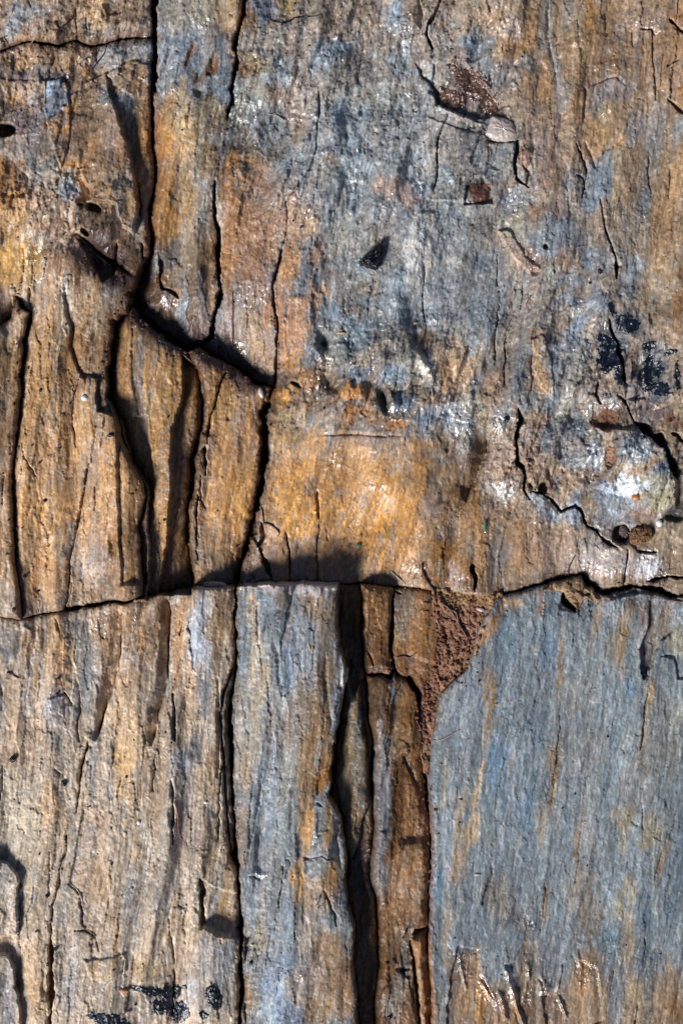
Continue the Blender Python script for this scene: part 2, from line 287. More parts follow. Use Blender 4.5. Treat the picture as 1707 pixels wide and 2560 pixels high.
CR = [
 ('A1', [(490, 60), (505, 240), (540, 270)], 3, 12), ('A1', [(560, 90), (578, 180)], 4, 8), ('A1', [(905, 1180), (920, 1300), (925, 1420)], 4, 16),
 ('A2', [(200, -160), (150, 100), (105, 230), (97, 300), (105, 400), (85, 540), (65, 590), (82, 640), (50, 710), (40, 765)], 9, 75),
 ('A1', [(1405, 1180), (1395, 1300), (1392, 1400), (1415, 1500), (1420, 1700), (1425, 1860)], 9, 65),
 ('B1', [(1410, -40), (1430, 150), (1440, 280), (1410, 360), (1385, 430), (1370, 560), (1310, 630)], 11, 80),
 ('A2', [(635, 555), (645, 700), (640, 850), (625, 980), (600, 1060), (540, 1170), (480, 1260), (430, 1330)], 3.2, 13),
 ('A2', [(430, 1330), (430, 1430), (430, 1530), (400, 1640), (380, 1750), (370, 1829)], 2.6, 10),
 ('B2', [(405, 10), (380, 100), (350, 240), (350, 350), (375, 440), (390, 540), (365, 620), (365, 800), (345, 900)], 5, 26),
 ('A2', [(940, 250), (915, 420), (900, 530)], 2, 7), ('A2', [(1440, -100), (1440, 0), (1400, 100), (1360, 160), (1345, 230), (1380, 310)], 6, 35),
 ('A2', [(1490, 740), (1450, 850), (1430, 930), (1415, 1050), (1412, 1150), (1390, 1215)], 3.4, 20), ('B2', [(1325, 100), (1330, 310), (1340, 480)], 2.6, 12),
 ('A3', [(490, 915), (485, 1000), (465, 1080), (480, 1170), (555, 1225)], 6, 35), ('A3', [(300, 915), (400, 925), (480, 930)], 3, 10),
 ('A3', [(520, 1090), (560, 1130), (545, 1200)], 3, 14), ('A3', [(880, 940), (930, 1060), (935, 1150), (905, 1280)], 3, 12), ('A3', [(870, 1140), (915, 1165), (925, 1230)], 3.5, 12),
 ('A3', [(1030, 1300), (1060, 1450), (1100, 1600), (1120, 1700), (1132, 1810)], 2.6, 15), ('B3', [(1105, 0), (1130, 110), (1135, 195)], 4.5, 26),
 ('A3', [(1370, 200), (1380, 450), (1390, 660)], 2.4, 9), ('A3', [(1470, 140), (1568, 235)], 6, 35), ('A3', [(1460, 435), (1530, 390)], 2.5, 12),
 ('A3', [(1460, 655), (1510, 690), (1568, 745)], 6, 22), ('A3', [(1290, 185), (1365, 190), (1385, 235)], 5, 15), ('A3', [(1350, 1020), (1360, 1250)], 2.5, 9),
 ('A3', [(1250, 190), (1245, 300)], 3, 10), ('A3', [(1500, 1100), (1480, 1300)], 3, 10),
 ('B3', [(350, 30), (350, 240)], 2, 8), ('B3', [(365, 370), (340, 550), (330, 760)], 2.4, 11), ('B3', [(520, 220), (512, 400)], 2.2, 9), ('B3', [(402, 600), (392, 890)], 3, 12),
 ('B3', [(488, 1045), (508, 1120), (490, 1200), (475, 1290), (490, 1410), (525, 1430), (545, 1500), (535, 1580), (578, 1645)], 9, 65),
 ('B3', [(600, 1585), (650, 1600), (720, 1660), (780, 1722), (830, 1700), (870, 1690), (905, 1710), (930, 1800)], 5.5, 42),
 ('C3', [(905, 80), (932, 190), (1000, 220), (1060, 285), (1130, 330)], 5, 36), ('C3', [(1205, 350), (1185, 500), (1165, 585)], 3.5, 18),
 ('B3', [(1085, 470), (1120, 600), (1150, 700), (1165, 780), (1185, 890)], 7, 36), ('B3', [(1020, 860), (1008, 960), (1035, 1025)], 5, 20),
 ('B3', [(1140, 960), (1190, 1010), (1230, 1080), (1250, 1130)], 5, 22), ('B3', [(1250, 1130), (1330, 1180), (1400, 1240), (1460, 1350), (1505, 1495)], 19, 80), ('B3', [(1490, 1210), (1568, 1280)], 7, 30),
 ('C3', [(1340, 546), (1450, 535), (1600, 540)], 6, 40), ('C3', [(192, 440), (205, 520), (205, 610)], 9, 55), ('C3', [(782, 640), (792, 690), (865, 762)], 10, 50),
 ('C3', [(1330, 1290), (1322, 1400), (1305, 1560), (1290, 1650)], 5, 18), ('C3', [(1290, 1150), (1310, 1180), (1335, 1150)], 7, 26), ('C3', [(770, 1420), (745, 1650), (730, 1829), (700, 2000)], 2.6, 9),
 ('C3', [(110, 1550), (100, 1800)], 1.8, 5), ('C3', [(260, 1500), (250, 1829)], 1.8, 5), ('C3', [(1110, 1450), (1080, 1560)], 2, 7),
 ('D3', [(740, 60), (710, 260)], 2.6, 8), ('D3', [(905, 620), (880, 760), (860, 900)], 2.6, 8), ('D3', [(670, 900), (650, 1100), (625, 1240)], 2.8, 10), ('D3', [(1298, 380), (1290, 620)], 2.4, 9),
 ('D3', [(1420, 700), (1385, 880)], 2.8, 9), ('D3', [(1310, 1250), (1300, 1420)], 2.5, 9), ('D3', [(1100, 1480), (1080, 1640)], 2.5, 8), ('D3', [(640, 1650), (690, 1648)], 4, 16),
 ('D3', [(1260, 1700), (1240, 1829)], 4, 14), ('D3', [(330, 800), (300, 900)], 2.4, 8),
 ('B1', [(520, 850), (480, 1000), (470, 1150), (487, 1300)], 2.8, 10), ('B1', [(690, 1100), (655, 1290)], 2.8, 10), ('B1', [(575, 1400), (550, 1500), (530, 1650), (500, 1829)], 4.5, 18),
 ('B1', [(615, 1550), (620, 1720)], 2.6, 10), ('C1', [(500, 200), (480, 300), (458, 420), (445, 650), (428, 745)], 3.2, 14), ('C1', [(352, 120), (346, 210)], 1.6, 6),
 ('B1', [(1470, 805), (1430, 900), (1410, 1020), (1370, 1120), (1355, 1275)], 4, 24), ('B1', [(1342, 1300), (1342, 1490)], 6, 34), ('B1', [(1310, 1500), (1303, 1640), (1342, 1690)], 3, 14),
 ('C1', [(1290, 0), (1288, 200), (1282, 420)], 4, 18), ('B1', [(772, -30), (765, 90), (745, 170)], 7, 34), ('B1', [(1040, 200), (1060, 265), (1140, 290), (1160, 325)], 5, 26),
 ('B1', [(1050, 60), (1055, 150), (1040, 210)], 8, 30), ('B1', [(920, -30), (930, 60), (940, 150)], 4, 22),
 ('B1', [(150, 0), (160, 100), (140, 250)], 2.2, 7), ('B1', [(190, 260), (200, 400)], 3, 12), ('B1', [(150, 1280), (170, 1380), (240, 1490)], 3, 8), ('B1', [(35, 1500), (20, 1660)], 2.5, 9),
 ('C1', [(530, 1270), (530, 1400), (513, 1500), (530, 1600)], 2.6, 10), ('C1', [(428, 1285), (485, 1375)], 6, 14), ('C1', [(580, 1600), (540, 1750), (515, 1860)], 3.6, 18), ('D1', [(575, 0), (540, 120), (510, 280), (498, 445)], 4, 20),
 ('C1', [(1128, 1295), (1140, 1450), (1146, 1595)], 6, 22), ('C1', [(700, 1370), (665, 1480), (640, 1560)], 5, 20), ('C1', [(1105, 900), (1100, 1180)], 4, 16), ('C1', [(790, 900), (780, 1060)], 4, 14),
 ('C1', [(375, 800), (390, 870)], 4, 10), ('C1', [(260, 1150), (258, 1330)], 2.2, 7), ('C1', [(1195, 820), (1180, 910)], 2.6, 8),
 ('C2', [(272, 180), (282, 250), (275, 300), (255, 330)], 6, 24), ('C2', [(265, 345), (305, 450), (325, 550)], 5, 30), ('C2', [(420, 240), (435, 320), (460, 400), (455, 560)], 3.6, 18),
 ('C2', [(630, -20), (632, 60), (640, 155)], 4.5, 14), ('C2', [(648, 190), (640, 350), (645, 560)], 2.6, 12),
 ('C2', [(1140, 600), (1135, 800), (1120, 930), (1115, 1010), (1130, 1100), (1165, 1185)], 6, 40), ('C2', [(1400, 600), (1402, 760), (1445, 900), (1450, 1050)], 5, 22),
 ('C2', [(945, 600), (938, 700), (925, 850)], 4, 16), ('C2', [(955, 1010), (1000, 1110)], 3, 12), ('C2', [(1140, 620), (1180, 640)], 4, 16),
 ('C2', [(785, 1380), (768, 1600), (752, 1860)], 6, 30), ('D2', [(752, -20), (740, 200), (722, 350)], 8, 40), ('D2', [(640, 380), (665, 400)], 4, 12),
 ('D2', [(1240, 1290), (1275, 1500), (1300, 1700), (1305, 1900)], 6, 34), ('D2', [(1260, 1245), (1365, 1215)], 8, 26), ('D2', [(1362, 50), (1340, 200), (1362, 420)], 3.6, 18),
 ('D2', [(700, 960), (740, 1050), (772, 1165)], 2.6, 9), ('D2', [(1240, 1180), (1200, 1270)], 2.4, 9), ('D2', [(410, 780), (415, 880), (390, 1050)], 3.4, 12), ('D2', [(1170, 1500), (1240, 1480)], 4, 14),
 ('D1', [(430, 600), (425, 700), (400, 800), (390, 930), (350, 1050), (335, 1260)], 3.6, 18), ('D1', [(335, 1255), (330, 1400), (322, 1520), (330, 1640), (342, 1900)], 12, 60),
 ('D1', [(132, 900), (126, 1100), (120, 1245)], 5, 24), ('D1', [(460, 905), (530, 980), (550, 1100), (556, 1185)], 3, 10), ('D1', [(1118, 240), (1130, 350), (1128, 640)], 5.5, 18),
 ('D1', [(1300, 880), (1312, 1000), (1310, 1205)], 11, 40), ('D1', [(320, 700), (322, 980)], 2.4, 8), ('D1', [(500, 1212), (580, 1215), (632, 1260), (655, 1340)], 3.4, 10),
 ('D1', [(1110, 1150), (1126, 1400), (1120, 1780)], 3, 12), ('D1', [(1020, 60), (1010, 300)], 2.6, 9), ('D1', [(1450, 150), (1430, 400), (1420, 620)], 4, 16), ('D1', [(815, 1420), (800, 1500)], 2.2, 7),
 ('D1', [(30, 150), (15, 360)], 4, 16), ('D1', [(800, 220), (778, 350)], 2, 6), ('D1', [(360, 160), (405, 190)], 3, 9),
]
for k, p, wd, dp in CR:
    sl_ = k == 'D3' or (k == 'C3' and p[0][1] > 900)
    crack(k, p, wd * (.7 if sl_ else 1), dp * (.45 if sl_ else 1))

# ------------------------------------------------------------------ outlines of the separate stones (neighbours share their lines)
H1 = [(-60, 135), (0, 126), (23, 115), (77, 103), (145, 113), (184, 96), (230, 109), (287, 96), (344, 94), (386, 96)]
V1 = [(383, -60), (383, 46), (386, 96), (383, 153), (380, 214), (377, 245), (379, 306), (379, 360), (387, 390), (385, 440), (381, 482), (373, 520), (377, 574), (377, 631), (365, 650), (344, 697), (333, 731)]
VAL = [(333, 731), (352, 785), (413, 834), (463, 869), (494, 865), (536, 888), (600, 922), (634, 953), (676, 964)]
V2 = [(676, 964), (672, 1010), (660, 1030), (663, 1079), (663, 1129), (653, 1194), (642, 1251), (632, 1328), (619, 1366), (604, 1408), (594, 1460)]
V3 = [(463, 869), (474, 888), (494, 934), (501, 1003), (501, 1060), (494, 1098), (478, 1148), (474, 1213), (465, 1270), (465, 1355), (469, 1412), (474, 1471)]
V4 = [(333, 731), (329, 750), (318, 781), (302, 785), (287, 804), (275, 869), (272, 926), (272, 995), (291, 1045), (306, 1102), (325, 1148), (356, 1205), (363, 1240), (352, 1316), (354, 1412), (358, 1491)]
V5 = [(-60, 820), (0, 815), (30, 790), (42, 742), (54, 765), (77, 777), (75, 796), (61, 850), (54, 938), (48, 1041), (36, 1148), (30, 1217), (36, 1259), (38, 1355), (44, 1431), (50, 1489), (53, 1549)]
H2 = [(-60, 1546), (0, 1544), (53, 1549), (165, 1525), (268, 1508), (329, 1500), (358, 1491), (474, 1471), (594, 1460), (764, 1455), (847, 1462), (905, 1458), (982, 1468), (1044, 1471), (1086, 1480), (1184, 1483),
      (1240, 1488), (1298, 1477), (1356, 1462), (1421, 1443), (1451, 1443), (1474, 1466), (1505, 1485), (1528, 1475), (1580, 1462), (1624, 1470), (1689, 1492), (1767, 1500)]
V7 = [(594, 1460), (592, 1480), (590, 1565), (588, 1623), (586, 1715), (579, 1776), (582, 1860), (583, 1975), (586, 2074), (596, 2204), (600, 2300), (605, 2377), (609, 2472), (598, 2560), (596, 2620)]
SLV = [(590, 1630), (572, 1690), (557, 1740), (552, 1790), (554, 1860), (560, 1940), (566, 2060), (572, 2150), (594, 2190)]
V8 = [(847, 1462), (848, 1615), (856, 1646), (868, 1680), (856, 1734), (848, 1795), (841, 1852), (835, 1937), (825, 1994), (852, 2032), (864, 2090), (868, 2147), (868, 2204), (875, 2262), (889, 2319), (883, 2396), (891, 2472), (894, 2560), (894, 2620)]
V9 = [(905, 1458), (910, 1500), (903, 1600), (905, 1640), (914, 1688), (920, 1776), (930, 1860), (933, 2013), (925, 2128), (927, 2197), (940, 2243), (948, 2319), (944, 2434), (940, 2560), (940, 2620)]
B6 = [(914, 1688), (952, 1692), (975, 1699), (984, 1680), (994, 1693), (1025, 1703), (1051, 1734), (1059, 1776), (1055, 1802)]
R6 = [(1086, 1480), (1090, 1530), (1103, 1600), (1104, 1640), (1090, 1680), (1078, 1720), (1070, 1760), (1055, 1802)]
R7 = [(1055, 1802), (1060, 1850), (1062, 1937), (1070, 2013), (1077, 2090), (1074, 2204), (1069, 2319), (1075, 2560), (1076, 2620)]
LS = [(1240, 1488), (1195, 1565), (1184, 1623), (1164, 1672), (1107, 1722), (1097, 1745), (1086, 1795), (1078, 1852), (1071, 1940), (1076, 1975), (1080, 2128), (1072, 2319), (1078, 2560), (1079, 2620)]
rv = lambda a: a[::-1]
# name, outline, z, (dz/dx, dz/dy), gap, label
BL = [
 ('rock_block', [(-60, -60)] + V1[:3] + rv(H1), 3, (0, 0), 3, 'small brown block above the short level crack in the upper left corner'),
 ('rock_block', H1 + V1[3:] + V4[1:] + [H2[5], H2[4], H2[3], H2[2]] + rv(V5), 4, (0, 0), 3, 'big ochre and mauve block filling the left of the upper tier, with a leaning ridge'),
 ('rock_block', V5 + [H2[1], H2[0]], 27, (0, 0), 3, 'narrow raised tan strip at the left edge above the long level fracture'),
 ('rock_column', VAL[:4] + V3[1:] + [H2[6]] + rv(V4)[1:-1], -16, (0.02, 0), 3, 'ochre column with a grey streak, half in the dark shadow beside the leaning ochre ridge'),
 ('rock_column', VAL[3:] + V2[1:] + [H2[7]] + rv(V3)[:-1], -12, (0, 0), 4, 'orange-brown column left of the widest black vertical crack, above the grey pillar'),
 ('rock_mass', [(383, -60), (1767, -60)] + rv(H2)[:20] + rv(V2)[1:] + rv(VAL)[1:] + rv(V1)[1:-1], 0, (0, 0), 3, 'huge grey and golden wrinkled rock face with glossy sparkles, covering the upper right'),
 ('rock_block', H2[:9] + [(592, 1480), (590, 1565), (589, 1620)] + SLV + V7[9:] + [(-60, 2620)], 6, (0, 0), 3, 'tan and grey grooved block at the lower left with black tar near its foot'),
 ('rock_splinter', [(589, 1640), (572, 1690), (557, 1740), (552, 1790), (554, 1860), (560, 1940), (566, 2060), (573, 2140), (581, 2120), (581, 2000), (574, 1920), (569, 1850), (570, 1790), (580, 1716)], -4, (0, 0), 2, 'thin dark grey splinter standing in the black crack left of the grey pillar'),
 ('rock_pillar', H2[8:11] + V8[1:] + rv(V7)[:-1], 56, (0.04, -0.02), 5, 'tall proud blue-grey pillar with a pale crusted top edge and streaked face'),
 ('rock_slab', H2[10:12] + V9[1:] + rv(V8)[:-1], -24, (0, 0), 2, 'deeply sunken brown rock floor in the dark trench right of the grey pillar'),
 ('rock_splinter', [(868, 1690), (885, 1742), (897, 1702), (903, 1776), (912, 1860), (921, 1900), (924, 2010), (905, 2050), (890, 2120), (880, 2160), (868, 2120), (862, 2060), (850, 2010), (838, 1960), (841, 1860), (850, 1795), (858, 1740)], 6, (0, 0), 3, 'long forked tan rib tapering downward in the trench beside the grey pillar'),
 ('rock_block', H2[11:15] + R6[1:] + rv(B6)[1:] + rv(V9[1:4]), -10, (0, 0), 3, 'dark orange-brown block split by one black crack, left of the reddish soil'),
 ('rock_block', B6 + R7[1:] + rv(V9)[:-4], -10, (0, 0), 3, 'long brown block with a pale grey left rib, left of the slate slab'),
 ('rock_slab', H2[16:] + [(1767, 2620)] + rv(LS)[:-1], 13, (0, 0), 3, 'broad flat blue-grey slate slab with an orange bevelled corner at the lower right'),
 ('rock_splinter', cp('D2', [(1235, 1262), (1350, 1245), (1372, 1500), (1378, 1900), (1310, 1900), (1290, 1600), (1262, 1420)]), 2, (0, 0), 3, 'pale brown flake wedged against the foot of the slate slab, at its left edge'),
]
out_ = lambda p: (-140 if p[0] <= -60 else 1847 if p[0] >= 1767 else p[0], -140 if p[1] <= -60 else 2700 if p[1] >= 2620 else p[1])
BL = [(a_, [out_(p) for p in b_], *r_) for a_, b_, *r_ in BL]

EDGE = fbm(X / 30, Y / 34, 58, 3)
TOP = np.full(X.shape, -150, f32)
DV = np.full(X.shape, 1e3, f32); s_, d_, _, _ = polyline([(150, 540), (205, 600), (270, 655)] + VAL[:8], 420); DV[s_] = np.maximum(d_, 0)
Z = {}
for n, (name, pts, z, gr, gap, lab) in enumerate(BL):
    xs = [p[0] for p in pts]; ys = [p[1] for p in pts]
    s = win(min(xs) - 22, max(xs) + 22, min(ys) - 22, max(ys) + 22)
    t = polysdf(pts, XW[s], YW[s]) + gap * .5 * (0.7 + 0.8 * EDGE[s])
    mx, my = (min(xs) + max(xs)) / 2, (min(ys) + max(ys)) / 2
    if name == 'rock_pillar': my = 1460
    h = H[s] + z + gr[0] * (X[s] - mx) + gr[1] * (my - Y[s]) * -1
    if name in ('rock_mass', 'rock_column'):
        _, d_ = ell(None, 740, 1460, 330, 330, 0, 99); h = h - 30 * (1 - sstep(.15, 1.2, d_.reshape(X.shape)[s]))
    if n == 6: h = h + 22 * sstep(330, 600, X[s]) * sstep(1800, 1500, Y[s])
    if n == 11: h = h + 30 * sstep(1080, 900, X[s]) * sstep(1620, 1490, Y[s])
    if n == 8: h = h + (9 * vn(X[s] / 26, Y[s] / 60, 2) + 5 * vn(X[s] / 9, Y[s] / 30, 3) - 10 * sstep(690, 850, X[s])) * np.exp(-(Y[s] - 1455) / 70)
    if n == 5: h = h - 60 * np.exp(-(DV[s] / 90) ** 2)
    if n == 1: h = h + 34 * np.exp(-(DV[s] / 100) ** 2)
    if n in (3, 4): h = h + 6 * np.exp(-(DV[s] / 60) ** 2)
    rr = 7 + 4 * EDGE[s]
    W_, A_ = {'rock_column': (38, 16), 'rock_splinter': (22, 12), 'rock_pillar': (26, 5), 'rock_block': (24, 6)}.get(name, (16, 4))
    h = h - A_ * np.clip((t + W_) / W_, 0, 1) ** 2.2
    h = h - 3.2 * np.clip((t + rr) / rr, 0, 1) ** 2
    h = np.where(t > 0, np.maximum(h - t * 13, -148), h)
    m = (t < 12)
    Z[n] = (s, h, m, t); TOP[s] = np.where(m, np.maximum(TOP[s], h), TOP[s])
def cr2(n, p, wd, dp):                    # open joints: widen on both neighbours
    pass
OPEN = [(V1[0:5], 13, 110), (V1[4:8], 6, 60), (V1[7:11], 6, 60), (V1[10:17], 8, 50), (VAL[0:5], 14, 60), (VAL[4:9], 7, 30), (V2[1:9], 17, 70), (V2[7:11], 8, 60), (V3[4:10], 8, 60), (V4[4:8], 7, 40),
        (V5[3:9], 7, 40), (V7[0:6], 5, 90), (V7[5:15], 7, 80), (B6[5:9], 10, 40), (B6[0:4], 6, 30), (H2[3:7], 6, 60), (H2[17:20], 5, 35), (H2[20:27], 10, 50), (H1[0:9], 4, 26)]
H0 = H.copy()
H[:] = 0
for p, wd, dp in OPEN: crack(None, p, wd, dp, False)
for p, dp, wl_, wr_ in [(V1[5:14], 12, 14, 20), (V2[1:9], 16, 16, 26), (V3[2:10], 14, 10, 26), (V4[4:12], 14, 8, 26), (V5[4:15], 12, 6, 24), (V9[3:13], 14, 8, 22), (R7, 12, 22, 3), (V7[8:14], 7, 14, 14)]: valley(None, p, dp, wl_, wr_)
DIG = H.copy(); H[:] = H0
for n in Z:
    s, h, m, t = Z[n]; Z[n] = (s, np.maximum(h + DIG[s], -148), m, t)
TOP[:] = -150
for n in Z:
    s, h, m, t = Z[n]; TOP[s] = np.where(m, np.maximum(TOP[s], h), TOP[s])
def top_at(x, y):
    i = int(round((x - gx[0]) / STEP)); j = int(round((y - gy[0]) / STEP))
    i = min(max(i, 1), NX - 2); j = min(max(j, 1), NY - 2)
    return float(TOP[j - 1:j + 2, i - 1:i + 2].mean())

